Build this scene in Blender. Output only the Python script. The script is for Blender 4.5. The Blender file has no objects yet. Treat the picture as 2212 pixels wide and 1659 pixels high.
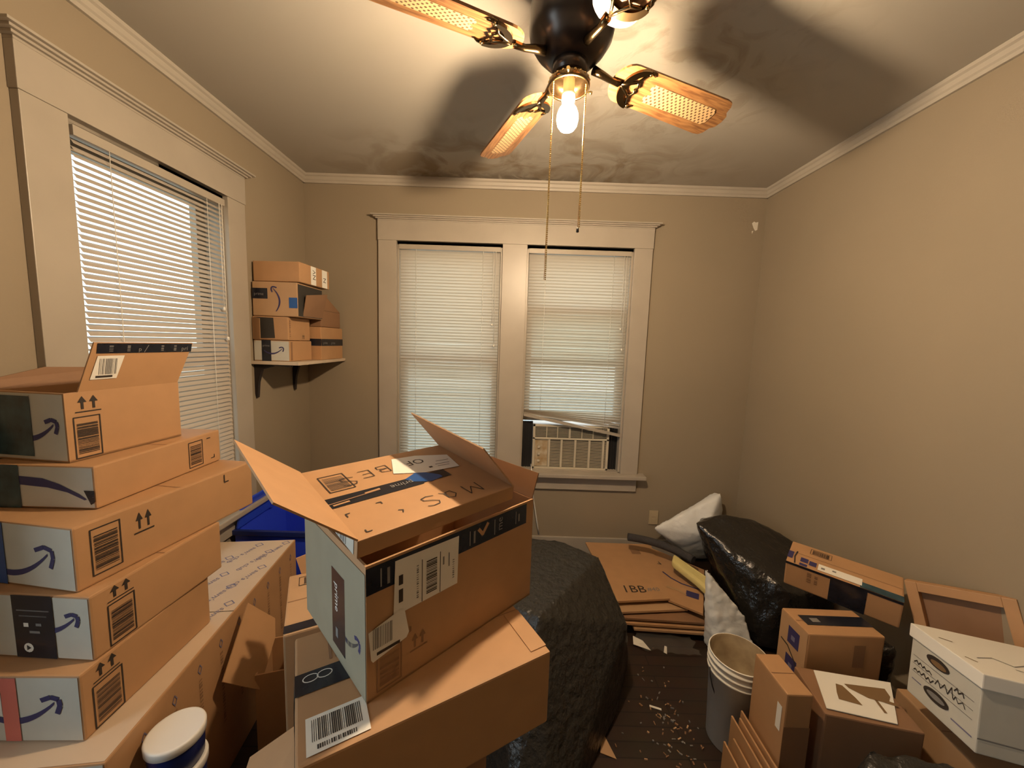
import bpy, bmesh, math, random
from mathutils import Vector, Matrix, Euler, noise
random.seed(7)
PI = math.pi
scene = bpy.context.scene
COL = scene.collection
# ---------------------------------------------------------------- camera
F_PX, IMG_W = 806.63, 2212.0
cam_d = bpy.data.cameras.new('camera')
cam_d.sensor_fit = 'HORIZONTAL'; cam_d.sensor_width = 36.0; cam_d.lens = 36.0 * F_PX / IMG_W
cam_d.clip_start = 0.02
cam = bpy.data.objects.new('camera', cam_d); COL.objects.link(cam)
R_ = Vector((0.99946141, 0.00138041, 0.03278698)); U_ = Vector((-0.03274531, 0.10751005, 0.9936646)); F_ = Vector((0.00215327, 0.99420304, -0.10749735))
cam.matrix_world = Matrix(((R_.x, U_.x, -F_.x, 0), (R_.y, U_.y, -F_.y, 0), (R_.z, U_.z, -F_.z, 1.5), (0, 0, 0, 1)))
scene.camera = cam
# ---------------------------------------------------------------- sky and exposure
W = bpy.data.worlds.new('sky'); scene.world = W; W.use_nodes = True
nt = W.node_tree; nt.nodes.clear()
o_ = nt.nodes.new('ShaderNodeOutputWorld'); bg = nt.nodes.new('ShaderNodeBackground')
tc = nt.nodes.new('ShaderNodeTexCoord'); sp = nt.nodes.new('ShaderNodeSeparateXYZ'); rp = nt.nodes.new('ShaderNodeValToRGB')
nt.links.new(tc.outputs['Generated'], sp.inputs[0]); nt.links.new(sp.outputs['Z'], rp.inputs[0])
rp.color_ramp.elements[0].position = 0.0; rp.color_ramp.elements[0].color = (.74, .78, .74, 1)
rp.color_ramp.elements[1].position = .35; rp.color_ramp.elements[1].color = (.80, .90, 1.0, 1)
nt.links.new(rp.outputs[0], bg.inputs['Color']); bg.inputs['Strength'].default_value = 2.6
nt.links.new(bg.outputs[0], o_.inputs[0])
BULB_STRENGTH = 1950.0
BULB_COL = (1.0, .74, .47)
def daylight(name, loc, rot, sx, sy, watts, col=(.72, .84, 1.0)):     # open sky in front of a window
    l = bpy.data.lights.new(name, 'AREA'); l.shape = 'RECTANGLE'; l.size = sx; l.size_y = sy; l.energy = watts; l.color = col
    o = bpy.data.objects.new(name, l); COL.objects.link(o); o.location = loc; o.rotation_euler = rot; return o
daylight('daylight', (-1.75, -.01, 1.40), (0, -math.pi / 2, 0), 1.6, .9, 25)
vs = scene.view_settings
scene.display_settings.display_device = 'sRGB'
vs.view_transform = 'Standard'; vs.look = 'None'; vs.exposure = 0.0; vs.gamma = 1.0; vs.use_curve_mapping = False

# ---------------------------------------------------------------- materials
def new_mat(name):
    m = bpy.data.materials.new(name); m.use_nodes = True
    n = m.node_tree; b = n.nodes['Principled BSDF']
    return m, n, b
def mat(name, col, rough=.6, metal=0., noise_amt=0., nscale=8., bump=0., bscale=40., col2=None, coat=0., spec=.5):
    m, n, b = new_mat(name)
    b.inputs['Base Color'].default_value = (*col, 1); b.inputs['Roughness'].default_value = rough
    b.inputs['Metallic'].default_value = metal; b.inputs['Coat Weight'].default_value = coat
    b.inputs['Specular IOR Level'].default_value = spec
    t = n.nodes.new('ShaderNodeTexCoord')
    if noise_amt > 0 or col2:
        x = n.nodes.new('ShaderNodeTexNoise'); x.inputs['Scale'].default_value = nscale; x.inputs['Detail'].default_value = 5
        n.links.new(t.outputs['Object'], x.inputs['Vector'])
        r = n.nodes.new('ShaderNodeValToRGB')
        c2 = col2 or tuple(c * (1 - noise_amt) for c in col)
        r.color_ramp.elements[0].color = (*c2, 1); r.color_ramp.elements[0].position = .3
        r.color_ramp.elements[1].color = (*col, 1); r.color_ramp.elements[1].position = .7
        n.links.new(x.outputs['Fac'], r.inputs[0]); n.links.new(r.outputs[0], b.inputs['Base Color'])
    if bump > 0:
        x = n.nodes.new('ShaderNodeTexNoise'); x.inputs['Scale'].default_value = bscale; x.inputs['Detail'].default_value = 4
        n.links.new(t.outputs['Object'], x.inputs['Vector'])
        bp = n.nodes.new('ShaderNodeBump'); bp.inputs['Strength'].default_value = bump; bp.inputs['Distance'].default_value = .01
        n.links.new(x.outputs['Fac'], bp.inputs['Height']); n.links.new(bp.outputs[0], b.inputs['Normal'])
    return m
def wood_mat(name, c1, c2, scale, axis_scale, rough=.45):
    m, n, b = new_mat(name)
    t = n.nodes.new('ShaderNodeTexCoord'); mp = n.nodes.new('ShaderNodeMapping'); mp.inputs['Scale'].default_value = axis_scale
    x = n.nodes.new('ShaderNodeTexNoise'); x.inputs['Scale'].default_value = scale; x.inputs['Detail'].default_value = 6; x.inputs['Distortion'].default_value = .6
    r = n.nodes.new('ShaderNodeValToRGB'); r.color_ramp.elements[0].color = (*c2, 1); r.color_ramp.elements[0].position = .38
    r.color_ramp.elements[1].color = (*c1, 1); r.color_ramp.elements[1].position = .6
    n.links.new(t.outputs['Object'], mp.inputs[0]); n.links.new(mp.outputs[0], x.inputs['Vector'])
    n.links.new(x.outputs['Fac'], r.inputs[0]); n.links.new(r.outputs[0], b.inputs['Base Color']); b.inputs['Roughness'].default_value = rough
    return m
M = {}
M['wall'] = mat('wall_paint', (.305, .245, .170), .75, noise_amt=.07, nscale=1.5, bump=.04, bscale=120)
M['trim'] = mat('trim_paint', (.41, .36, .295), .38, noise_amt=.10, nscale=5)
M['crown'] = mat('crown_paint', (.46, .41, .34), .5, noise_amt=.1, nscale=6)
M['patch'] = mat('bare_plaster', (.72, .66, .56), .8)
M['kraft'] = mat('kraft_cardboard', (.455, .255, .122), .62, noise_amt=.08, nscale=14, bump=.02, bscale=60)
M['kraft2'] = mat('pale_cardboard', (.47, .29, .155), .62, noise_amt=.09, nscale=11)
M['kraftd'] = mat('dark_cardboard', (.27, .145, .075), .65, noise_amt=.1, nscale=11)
M['white_daylit'] = mat('white_and_daylit_cardboard', (.56, .54, .47), .6, noise_amt=.08, nscale=14)  # real white board, doubling as cool daylight painted on carton ends
M['kraft3'] = mat('window_lit_cardboard', (.60, .46, .33), .6, noise_amt=.06, nscale=12)  # window light painted into the long carton's top
M['greenish'] = mat('daylit_grey_cardboard', (.30, .27, .19), .6, noise_amt=.08, nscale=14)  # cool daylight painted into one side of the big centre carton
M['tape'] = mat('black_tape', (.018, .020, .030), .22, noise_amt=.4, nscale=30)
M['bluetape'] = mat('blue_tape', (.012, .075, .28), .3)
M['teal'] = mat('teal_tape', (.035, .085, .11), .25, noise_amt=.6, nscale=20)
M['cleartape'] = mat('clear_tape', (.42, .27, .15), .12)
M['ink'] = mat('print_ink', (.030, .022, .018), .6)
M['navy'] = mat('navy_ink', (.035, .03, .11), .6)
M['lilac'] = mat('faded_blue_ink', (.17, .16, .26), .6)
M['greyink'] = mat('grey_print', (.20, .19, .18), .6)
M['label'] = mat('label_paper', (.78, .75, .68), .55)
M['pink'] = mat('pink_label', (.62, .16, .12), .5)
M['white'] = mat('white_plastic', (.76, .74, .70), .35)
M['offwhite'] = mat('aged_plastic', (.56, .50, .39), .45, noise_amt=.12, nscale=9)
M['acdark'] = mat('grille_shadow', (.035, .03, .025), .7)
M['rust'] = mat('rusty_panel', (.50, .44, .33), .5, col2=(.34, .22, .10), nscale=22)
M['blue'] = mat('blue_plastic', (.03, .07, .72), .22)
M['navyp'] = mat('navy_plastic', (.012, .022, .13), .3)
M['blackbag'] = mat('black_bag', (.014, .013, .012), .20, bump=1.0, bscale=26, spec=.7)
M['blackrough'] = mat('black_sheet', (.021, .019, .016), .34, bump=1.0, bscale=38, spec=.5)
M['blackplain'] = mat('black_plastic', (.012, .012, .013), .5)
M['foamgrey'] = mat('grey_foam', (.045, .04, .04), .9, bump=.4, bscale=90)
M['foamyellow'] = mat('yellow_foam', (.66, .55, .22), .85, bump=.3, bscale=70)
M['whitebag'] = mat('white_bag', (.70, .70, .68), .4, bump=.5, bscale=22)
M['brass'] = mat('antique_brass', (.16, .105, .05), .22, metal=1.)
M['bronze'] = mat('dark_bronze', (.055, .045, .04), .28, metal=.75)
M['gold'] = mat('bright_brass', (.85, .62, .27), .18, metal=1.)
M['oak'] = wood_mat('oak_blade', (.29, .142, .052), (.15, .063, .022), 9, (1.2, 14, 1))
M['edge'] = mat('blade_edge', (.09, .04, .02), .5)
M['shelf'] = mat('shelf_board', (.60, .48, .36), .5, noise_amt=.15, nscale=9)
M['bracket'] = mat('black_bracket', (.018, .012, .012), .5)
M['bucketw'] = mat('bucket_plastic', (.82, .79, .72), .4, noise_amt=.08, nscale=10)
M['dirty'] = mat('dirty_bucket', (.42, .33, .20), .6, col2=(.20, .14, .08), nscale=14)
M['beige'] = mat('beige_plate', (.46, .37, .24), .5)
M['brown'] = mat('brown_picture_ink', (.20, .12, .055), .5)
M['outside'] = mat('outdoor_ground', (.36, .38, .34), .9)
def slat_mat(name, col, trans):
    m = bpy.data.materials.new(name); m.use_nodes = True; n = m.node_tree; n.nodes.clear()
    o = n.nodes.new('ShaderNodeOutputMaterial'); mx = n.nodes.new('ShaderNodeMixShader'); mx.inputs[0].default_value = trans
    d = n.nodes.new('ShaderNodeBsdfPrincipled'); d.inputs['Base Color'].default_value = (*col, 1); d.inputs['Roughness'].default_value = .45
    t = n.nodes.new('ShaderNodeBsdfTranslucent'); t.inputs[0].default_value = (col[0], col[1] * .97, col[2] * .88, 1)
    n.links.new(d.outputs[0], mx.inputs[1]); n.links.new(t.outputs[0], mx.inputs[2]); n.links.new(mx.outputs[0], o.inputs[0])
    return m
M['slat'] = slat_mat('blind_slat', (.66, .60, .52), .42)
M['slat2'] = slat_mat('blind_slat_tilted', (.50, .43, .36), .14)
def glass_mat():
    m = bpy.data.materials.new('window_glass'); m.use_nodes = True; n = m.node_tree; n.nodes.clear()
    o = n.nodes.new('ShaderNodeOutputMaterial'); mx = n.nodes.new('ShaderNodeMixShader'); mx.inputs[0].default_value = .07
    t = n.nodes.new('ShaderNodeBsdfTransparent'); t.inputs[0].default_value = (.92, .95, .93, 1)
    g = n.nodes.new('ShaderNodeBsdfGlossy'); g.inputs['Roughness'].default_value = .02
    n.links.new(t.outputs[0], mx.inputs[1]); n.links.new(g.outputs[0], mx.inputs[2]); n.links.new(mx.outputs[0], o.inputs[0])
    return m
M['glass'] = glass_mat()
def film_mat(name, col, fac):
    m = bpy.data.materials.new(name); m.use_nodes = True; n = m.node_tree; n.nodes.clear()
    o = n.nodes.new('ShaderNodeOutputMaterial'); mx = n.nodes.new('ShaderNodeMixShader'); mx.inputs[0].default_value = fac
    t = n.nodes.new('ShaderNodeBsdfTransparent'); g = n.nodes.new('ShaderNodeBsdfPrincipled')
    g.inputs['Base Color'].default_value = (*col, 1); g.inputs['Roughness'].default_value = .3
    n.links.new(t.outputs[0], mx.inputs[1]); n.links.new(g.outputs[0], mx.inputs[2]); n.links.new(mx.outputs[0], o.inputs[0])
    return m
M['film'] = film_mat('clear_film', (.5, .48, .45), .10)
M['bluefilm'] = mat('glossy_blue', (.03, .08, .70), .25)
def bulb_mat():
    m = bpy.data.materials.new('lit_bulb'); m.use_nodes = True; n = m.node_tree; n.nodes.clear()
    o = n.nodes.new('ShaderNodeOutputMaterial'); e = n.nodes.new('ShaderNodeEmission')
    e.inputs[0].default_value = (*BULB_COL, 1); e.inputs[1].default_value = BULB_STRENGTH
    n.links.new(e.outputs[0], o.inputs[0]); return m
M['bulb'] = bulb_mat()
def ceiling_mat():
    m, n, b = new_mat('ceiling_paint'); b.inputs['Roughness'].default_value = .8
    t = n.nodes.new('ShaderNodeTexCoord'); L = n.links
    def mask(cx, cy, rx, ry, lo, hi):
        mp = n.nodes.new('ShaderNodeMapping'); mp.vector_type = 'POINT'
        mp.inputs['Location'].default_value = (-cx / rx, -cy / ry, 0); mp.inputs['Scale'].default_value = (1 / rx, 1 / ry, 0)
        L.new(t.outputs['Object'], mp.inputs[0])
        ln = n.nodes.new('ShaderNodeVectorMath'); ln.operation = 'LENGTH'; L.new(mp.outputs[0], ln.inputs[0])
        mr = n.nodes.new('ShaderNodeMapRange'); mr.inputs[1].default_value = lo; mr.inputs[2].default_value = hi; mr.inputs[3].default_value = 1; mr.inputs[4].default_value = 0
        L.new(ln.outputs['Value'], mr.inputs[0]); return mr.outputs[0]
    def nz(scale, lo, hi, dist=1.2):
        x = n.nodes.new('ShaderNodeTexNoise'); x.inputs['Scale'].default_value = scale; x.inputs['Detail'].default_value = 8; x.inputs['Distortion'].default_value = dist
        L.new(t.outputs['Object'], x.inputs['Vector'])
        r = n.nodes.new('ShaderNodeMapRange'); r.inputs[1].default_value = lo; r.inputs[2].default_value = hi; L.new(x.outputs['Fac'], r.inputs[0]); return r.outputs[0]
    def mul(a, c):
        x = n.nodes.new('ShaderNodeMath'); x.operation = 'MULTIPLY'; L.new(a, x.inputs[0])
        if isinstance(c, float): x.inputs[1].default_value = c
        else: L.new(c, x.inputs[1])
        return x.outputs[0]
    def add(a, c):
        x = n.nodes.new('ShaderNodeMath'); x.operation = 'ADD'; x.use_clamp = True; L.new(a, x.inputs[0]); L.new(c, x.inputs[1]); return x.outputs[0]
    s1 = mul(mask(.05, 2.45, 1.35, .62, .45, 1.05), nz(4.0, .43, .62))       # water stains along the window wall
    s2 = mul(mask(.55, 1.55, .75, .55, .35, 1.0), mul(nz(6.0, .50, .66, 2.0), .55))   # blotches round the fan
    s3 = mul(mask(-.05, 2.58, .95, .16, .5, 1.1), nz(9.0, .38, .55))         # mould line at the moulding
    def mix(a, col, fac):
        x = n.nodes.new('ShaderNodeMixRGB'); L.new(fac, x.inputs[0])
        if isinstance(a, tuple): x.inputs[1].default_value = (*a, 1)
        else: L.new(a, x.inputs[1])
        x.inputs[2].default_value = (*col, 1); return x.outputs[0]
    c = mix((.42, .385, .325), (.235, .175, .11), mul(add(s1, s2), .8))
    c = mix(c, (.10, .08, .06), mul(s3, .6))
    L.new(c, b.inputs['Base Color'])
    bp = n.nodes.new('ShaderNodeBump'); bp.inputs['Strength'].default_value = .25; bp.inputs['Distance'].default_value = .01
    L.new(add(s1, s2), bp.inputs['Height']); L.new(bp.outputs[0], b.inputs['Normal'])
    return m
M['ceiling'] = ceiling_mat()
def floor_mat():
    m, n, b = new_mat('floor_boards'); L = n.links; b.inputs['Roughness'].default_value = .5
    t = n.nodes.new('ShaderNodeTexCoord'); mp = n.nodes.new('ShaderNodeMapping'); mp.inputs['Rotation'].default_value = (0, 0, 0)
    br = n.nodes.new('ShaderNodeTexBrick'); br.inputs['Scale'].default_value = 1.0; br.inputs['Brick Width'].default_value = 1.4; br.inputs['Row Height'].default_value = .058
    br.inputs['Mortar Size'].default_value = .0022; br.inputs['Color1'].default_value = (.042, .020, .011, 1); br.inputs['Color2'].default_value = (.028, .014, .008, 1); br.inputs['Mortar'].default_value = (.006, .004, .003, 1)
    L.new(t.outputs['Object'], mp.inputs[0]); L.new(mp.outputs[0], br.inputs['Vector'])
    x = n.nodes.new('ShaderNodeTexNoise'); x.inputs['Scale'].default_value = 9; x.inputs['Detail'].default_value = 8; L.new(t.outputs['Object'], x.inputs['Vector'])
    mx = n.nodes.new('ShaderNodeMixRGB'); mx.blend_type = 'MULTIPLY'; mx.inputs[0].default_value = .6; L.new(br.outputs['Color'], mx.inputs[1]); L.new(x.outputs['Color'], mx.inputs[2])
    L.new(mx.outputs[0], b.inputs['Base Color']); return m
M['floor'] = floor_mat()
def cane_mat():
    m, n, b = new_mat('cane_weave'); L = n.links; b.inputs['Roughness'].default_value = .6
    t = n.nodes.new('ShaderNodeTexCoord'); mp = n.nodes.new('ShaderNodeMapping'); mp.inputs['Scale'].default_value = (1 / .0135, 1 / .0135, 0); mp.inputs['Rotation'].default_value = (0, 0, PI / 4)
    L.new(t.outputs['Object'], mp.inputs[0])
    fr = n.nodes.new('ShaderNodeVectorMath'); fr.operation = 'FRACTION'; L.new(mp.outputs[0], fr.inputs[0])
    sb = n.nodes.new('ShaderNodeVectorMath'); sb.operation = 'SUBTRACT'; sb.inputs[1].default_value = (.5, .5, 0); L.new(fr.outputs[0], sb.inputs[0])
    ln = n.nodes.new('ShaderNodeVectorMath'); ln.operation = 'LENGTH'; L.new(sb.outputs[0], ln.inputs[0])
    mr = n.nodes.new('ShaderNodeMapRange'); mr.inputs[1].default_value = .24; mr.inputs[2].default_value = .32; L.new(ln.outputs['Value'], mr.inputs[0])
    mx = n.nodes.new('ShaderNodeMixRGB'); L.new(mr.outputs[0], mx.inputs[0]); mx.inputs[1].default_value = (.10, .05, .02, 1); mx.inputs[2].default_value = (.50, .335, .165, 1)
    L.new(mx.outputs[0], b.inputs['Base Color']); return m
M['cane'] = cane_mat()

# ---------------------------------------------------------------- mesh helpers
class MB:
    """collects shapes and links them as ONE mesh object"""
    def __init__(s): s.bm = bmesh.new(); s.mats = []
    def mi(s, m):
        m = M[m] if isinstance(m, str) else m
        if m not in s.mats: s.mats.append(m)
        return s.mats.index(m)
    def box(s, a, b, m, bevel=0., rot=None, piv=None):
        r = bmesh.ops.create_cube(s.bm, size=1.0); vs = r['verts']
        a, b = Vector(a), Vector(b); c = (a + b) / 2; d = b - a
        for v in vs: v.co = Vector((v.co.x * d.x, v.co.y * d.y, v.co.z * d.z)) + c
        if rot is not None:
            p = Vector(piv) if piv is not None else c
            for v in vs: v.co = rot @ (v.co - p) + p
        fs = set(f for v in vs for f in v.link_faces)
        for f in fs: f.material_index = s.mi(m)
        if bevel > 0:
            es = set(e for v in vs for e in v.link_edges)
            bmesh.ops.bevel(s.bm, geom=list(es), offset=bevel, segments=2, affect='EDGES', profile=.6, clamp_overlap=True)
        return s
    def poly(s, pts, m):
        f = s.bm.faces.new([s.bm.verts.new(Vector(p)) for p in pts]); f.material_index = s.mi(m); return f
    def slab(s, pts, th, m, n=None):
        """polygon given thickness th along its normal (or n)"""
        P = [Vector(p) for p in pts]
        if n is None:
            n = Vector((0, 0, 0))
            for i in range(len(P)):
                a, b = P[i], P[(i + 1) % len(P)]; n += a.cross(b)
            n.normalize()
        off = Vector(n) * th; k = s.mi(m)
        a = [s.bm.verts.new(p) for p in P]; b = [s.bm.verts.new(p - off) for p in P]
        s.bm.faces.new(a).material_index = k; s.bm.faces.new(b[::-1]).material_index = k
        for i in range(len(P)):
            j = (i + 1) % len(P); s.bm.faces.new((a[i], b[i], b[j], a[j])).material_index = k
        return s
    def lathe(s, prof, m, c=(0, 0, 0), seg=32, smooth=True):
        k = s.mi(m); c = Vector(c); rings = []
        for r, z in prof:
            rings.append([s.bm.verts.new(c + Vector((r * math.cos(2 * PI * i / seg), r * math.sin(2 * PI * i / seg), z))) for i in range(seg)] if r > 1e-6 else [s.bm.verts.new(c + Vector((0, 0, z)))])
        for A, B in zip(rings, rings[1:]):
            for i in range(seg):
                j = (i + 1) % seg
                q = [A[i % len(A)], A[j % len(A)], B[j % len(B)], B[i % len(B)]]
                u = []
                for v in q:
                    if v not in u: u.append(v)
                if len(u) > 2:
                    f = s.bm.faces.new(u); f.material_index = k; f.smooth = smooth
        return s
    def tube(s, pts, r, m, seg=10, cap=True):
        k = s.mi(m); P = [Vector(p) for p in pts]; rings = []
        rr = r if isinstance(r, (list, tuple)) else [r] * len(P)
        for i, p in enumerate(P):
            t = (P[min(i + 1, len(P) - 1)] - P[max(i - 1, 0)]).normalized()
            a = t.cross(Vector((0, 0, 1)));
            if a.length < 1e-3: a = t.cross(Vector((1, 0, 0)))
            a.normalize(); b = t.cross(a)
            rings.append([s.bm.verts.new(p + rr[i] * (math.cos(2 * PI * q / seg) * a + math.sin(2 * PI * q / seg) * b)) for q in range(seg)])
        for A, B in zip(rings, rings[1:]):
            for i in range(seg):
                j = (i + 1) % seg; f = s.bm.faces.new((A[i], A[j], B[j], B[i])); f.material_index = k; f.smooth = True
        if cap:
            s.bm.faces.new(rings[0][::-1]).material_index = k; s.bm.faces.new(rings[-1]).material_index = k
        return s
    def build(s, name, parent=None, smooth=False):
        bmesh.ops.recalc_face_normals(s.bm, faces=s.bm.faces[:]) if not getattr(s, 'keep', False) else None
        me = bpy.data.meshes.new(name); s.bm.to_mesh(me); s.bm.free()
        for m in s.mats: me.materials.append(m)
        if smooth:
            for p in me.polygons: p.use_smooth = True
        o = bpy.data.objects.new(name, me); COL.objects.link(o)
        if parent is not None: o.parent = parent
        return o
def tag(o, label, cat, group=None, kind=None):
    if label: o['label'] = label
    if cat: o['category'] = cat
    if group: o['group'] = group
    if kind: o['kind'] = kind
    return o
def thing(name, label, cat, loc=(0, 0, 0), rot=(0, 0, 0), order='XYZ', group=None):
    o = bpy.data.objects.new(name, None); COL.objects.link(o); o.empty_display_size = .05
    o.rotation_mode = order; o.location = loc; o.rotation_euler = rot
    return tag(o, label, cat, group)
def struct(o): o['kind'] = 'structure'; return o
def build_struct(mb, name, parent=None):
    o = mb.build(name, parent)
    if parent is None: o['kind'] = 'structure'
    return o
FONT_CACHE = {}
def text_polys(txt):
    """filled outlines of a word as 2D triangles in a unit-height frame"""
    if txt in FONT_CACHE: return FONT_CACHE[txt]
    cu = bpy.data.curves.new('lettering', 'FONT'); cu.body = txt; cu.size = 1.0; cu.resolution_u = 2
    ob = bpy.data.objects.new('lettering', cu); COL.objects.link(ob)
    dg = bpy.context.evaluated_depsgraph_get(); me = bpy.data.meshes.new_from_object(ob.evaluated_get(dg))
    res = [[(me.vertices[i].co.x, me.vertices[i].co.y) for i in p.vertices] for p in me.polygons]
    w = max([x for p in res for x, y in p] or [1])
    bpy.data.objects.remove(ob); bpy.data.curves.remove(cu); bpy.data.meshes.remove(me)
    FONT_CACHE[txt] = (res, w); return FONT_CACHE[txt]
class Print:
    """flat printing on a face: o origin, a/b in-plane axes; layers stack outward"""
    def __init__(s, o, a, b, lift=.0008):
        s.o, s.a, s.b = Vector(o), Vector(a).normalized(), Vector(b).normalized(); s.n = s.a.cross(s.b); s.lift = lift; s.mb = MB(); s.mb.keep = True
    def P(s, x, y, l=0): return s.o + s.a * x + s.b * y + s.n * (s.lift + l * .0004)
    def poly(s, pts, m, l=0): s.mb.poly([s.P(x, y, l) for x, y in pts], m); return s
    def rect(s, x, y, w, h, m, l=0): return s.poly([(x, y), (x + w, y), (x + w, y + h), (x, y + h)], m, l)
    def line(s, pts, w, m, l=0):
        for i, ((x0, y0), (x1, y1)) in enumerate(zip(pts, pts[1:])):
            d = math.hypot(x1 - x0, y1 - y0) or 1e-6; nx, ny = -(y1 - y0) / d * w / 2, (x1 - x0) / d * w / 2
            ex, ey = (x1 - x0) / d * w * .25, (y1 - y0) / d * w * .25
            s.poly([(x0 + nx - ex, y0 + ny - ey), (x0 - nx - ex, y0 - ny - ey), (x1 - nx + ex, y1 - ny + ey), (x1 + nx + ex, y1 + ny + ey)][::1], m, l + (i % 3) * .05)
        return s
    def frame(s, x, y, w, h, t, m, l=0): return s.line([(x, y), (x + w, y), (x + w, y + h), (x, y + h), (x, y)], t, m, l)
    def bars(s, x, y, w, h, m, vertical=True, n=14, l=1, seed=1):
        rd = random.Random(seed); L = w if vertical else h; p = 0
        st = L / n
        for i in range(n):
            t = st * rd.choice((.3, .45, .65, .75))
            if vertical: s.rect(x + p, y, t, h, m, l)
            else: s.rect(x, y + p, w, t, m, l)
            p += st
        return s
    def barcode(s, x, y, w, h, vertical=False, seed=1, m='ink'):
        t = min(w, h) * .05; s.frame(x, y, w, h, t, m)
        return s.bars(x + w * .1, y + h * .1, w * .8, h * .76, m, vertical, 22, 1, seed)
    def up_arrows(s, x, y, w, h, m='ink', bar=True):
        for cx in (x + w * .28, x + w * .72):
            s.rect(cx - w * .05, y + h * .2, w * .1, h * .5, m); s.poly([(cx - w * .17, y + h * .62), (cx + w * .17, y + h * .62), (cx, y + h)], m, .3)
        if bar: s.rect(x, y, w, h * .07, m)
        return s
    def smile(s, cx, cy, L, th, m='navy', rot=0., half=None, flip=1):
        """swooping curved arrow with a hooked head at its right end"""
        ca, sa = math.cos(rot), math.sin(rot)
        def T(x, y): y *= flip; return (cx + x * ca - y * sa, cy + x * sa + y * ca)
        pts = []; N = 16; rng = range(N + 1)
        up = []; dn = []
        for i in rng:
            u = i / N
            if half is not None and u < half: continue
            x = (u - .5) * L; y = -.22 * L * (1 - (2 * u - 1) ** 2) * 1.0 + .10 * L * u
            t = th * (.25 + .9 * math.sin(PI * min(1, u * .8 + .12)))
            up.append(T(x, y + t / 2)); dn.append(T(x, y - t / 2))
        for i in range(len(up) - 1): s.poly([dn[i], dn[i + 1], up[i + 1], up[i]], m)
        h = [(L * .33, L * .14), (L * .46, L * .19), (L * .565, L * .155), (L * .575, L * .06), (L * .53, -L * .06)]
        for (x0, y0), (x1, y1) in zip(h, h[1:]):
            d = math.hypot(x1 - x0, y1 - y0); nx, ny = -(y1 - y0) / d * th * .42, (x1 - x0) / d * th * .42
            s.poly([T(x0 - nx, y0 - ny), T(x1 - nx, y1 - ny), T(x1 + nx, y1 + ny), T(x0 + nx, y0 + ny)], m, .5)
        return s
    def text(s, txt, x, y, size, m, rot=0., l=1):
        res, w = text_polys(txt); ca, sa = math.cos(rot), math.sin(rot)
        for p in res: s.poly([(x + (u * ca - v * sa) * size, y + (u * sa + v * ca) * size) for u, v in p], m, l)
        return s
    def build(s, name, parent): return s.mb.build(name, parent)

def face(w, d, h, side):
    return {'front': ((0, 0, 0), (1, 0, 0), (0, 0, 1)), 'right': ((w, 0, 0), (0, 1, 0), (0, 0, 1)), 'left': ((0, d, 0), (0, -1, 0), (0, 0, 1)),
            'back': ((w, d, 0), (-1, 0, 0), (0, 0, 1)), 'top': ((0, 0, h), (1, 0, 0), (0, 1, 0))}[side]
class Carton:
    def __init__(s, name, label, loc, yaw, dims, tx=0, ty=0, m='kraft', end=None, open_top=False, bevel=.005, group=None, cat='box', body='carton_body', seam=True, scale=1.0, back_cut=0.):
        s.w, s.d, s.h = dims; w, d, h = dims
        s.root = thing(name, label, cat, loc, (tx, ty, yaw), 'YXZ', group); s.root.scale = (scale,) * 3
        mb = MB(); t = .005
        if open_top:
            mb.box((0, 0, 0), (w, d, t), m); mb.box((0, 0, 0), (t, d, h), m); mb.box((w - t, 0, 0), (w, d, h), m)
            mb.box((t, 0, 0), (w - t, t, h), m); mb.box((t, d - t, 0), (w - t, d, h - back_cut), m)
        else:
            mb.box((0, 0, 0), (w, d, h), m, bevel)
        s.body = mb.build(body, s.root)
        if end:   # end panel recoloured, painting in cool daylight on the stacked cartons' ends
            p = Print(*face(w, d, h, end[0]), lift=.0006)
            fw = w if end[0] in ('front', 'back') else d
            p.rect(.004, .004, fw - .008, h - .008, end[1]); p.build('end_panel', s.root)
        if seam and not open_top:
            p = Print((0, d / 2 - .002, h), (1, 0, 0), (0, 1, 0)); p.rect(.003, 0, w - .006, .003, 'kraftd'); p.build('top_seam', s.root)
    def on(s, side, lift=.0012): return Print(*face(s.w, s.d, s.h, side), lift=lift)
    def flap(s, hinge, e, ang, m='kraft', inset=.004, name='flap', notch=0.):
        """hinge: which top edge; e length; ang from outward-horizontal (0) to up (90 deg) and inward (>90)"""
        w, d, h = s.w, s.d, s.h; ca, sa = math.cos(ang), math.sin(ang)
        A, B, out = {'left': ((0, d, h), (0, 0, h), (-1, 0, 0)), 'right': ((w, 0, h), (w, d, h), (1, 0, 0)), 'front': ((0, 0, h), (w, 0, h), (0, -1, 0)), 'back': ((w, d, h), (0, d, h), (0, 1, 0))}[hinge]
        A, B, out = Vector(A), Vector(B), Vector(out); v = out * ca + Vector((0, 0, 1)) * sa; u = (B - A).normalized()
        mb = MB(); mb.slab([A + u * inset, B - u * inset, B - u * (inset + notch) + v * e, A + u * (inset + notch) + v * e], .004, m)
        return mb.build(name, s.root)

# ================================================================= THE ROOM
XL, XR, YB, YF, ZC = -1.40, 1.64, 2.566, -0.95, 2.55
T = .12
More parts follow.
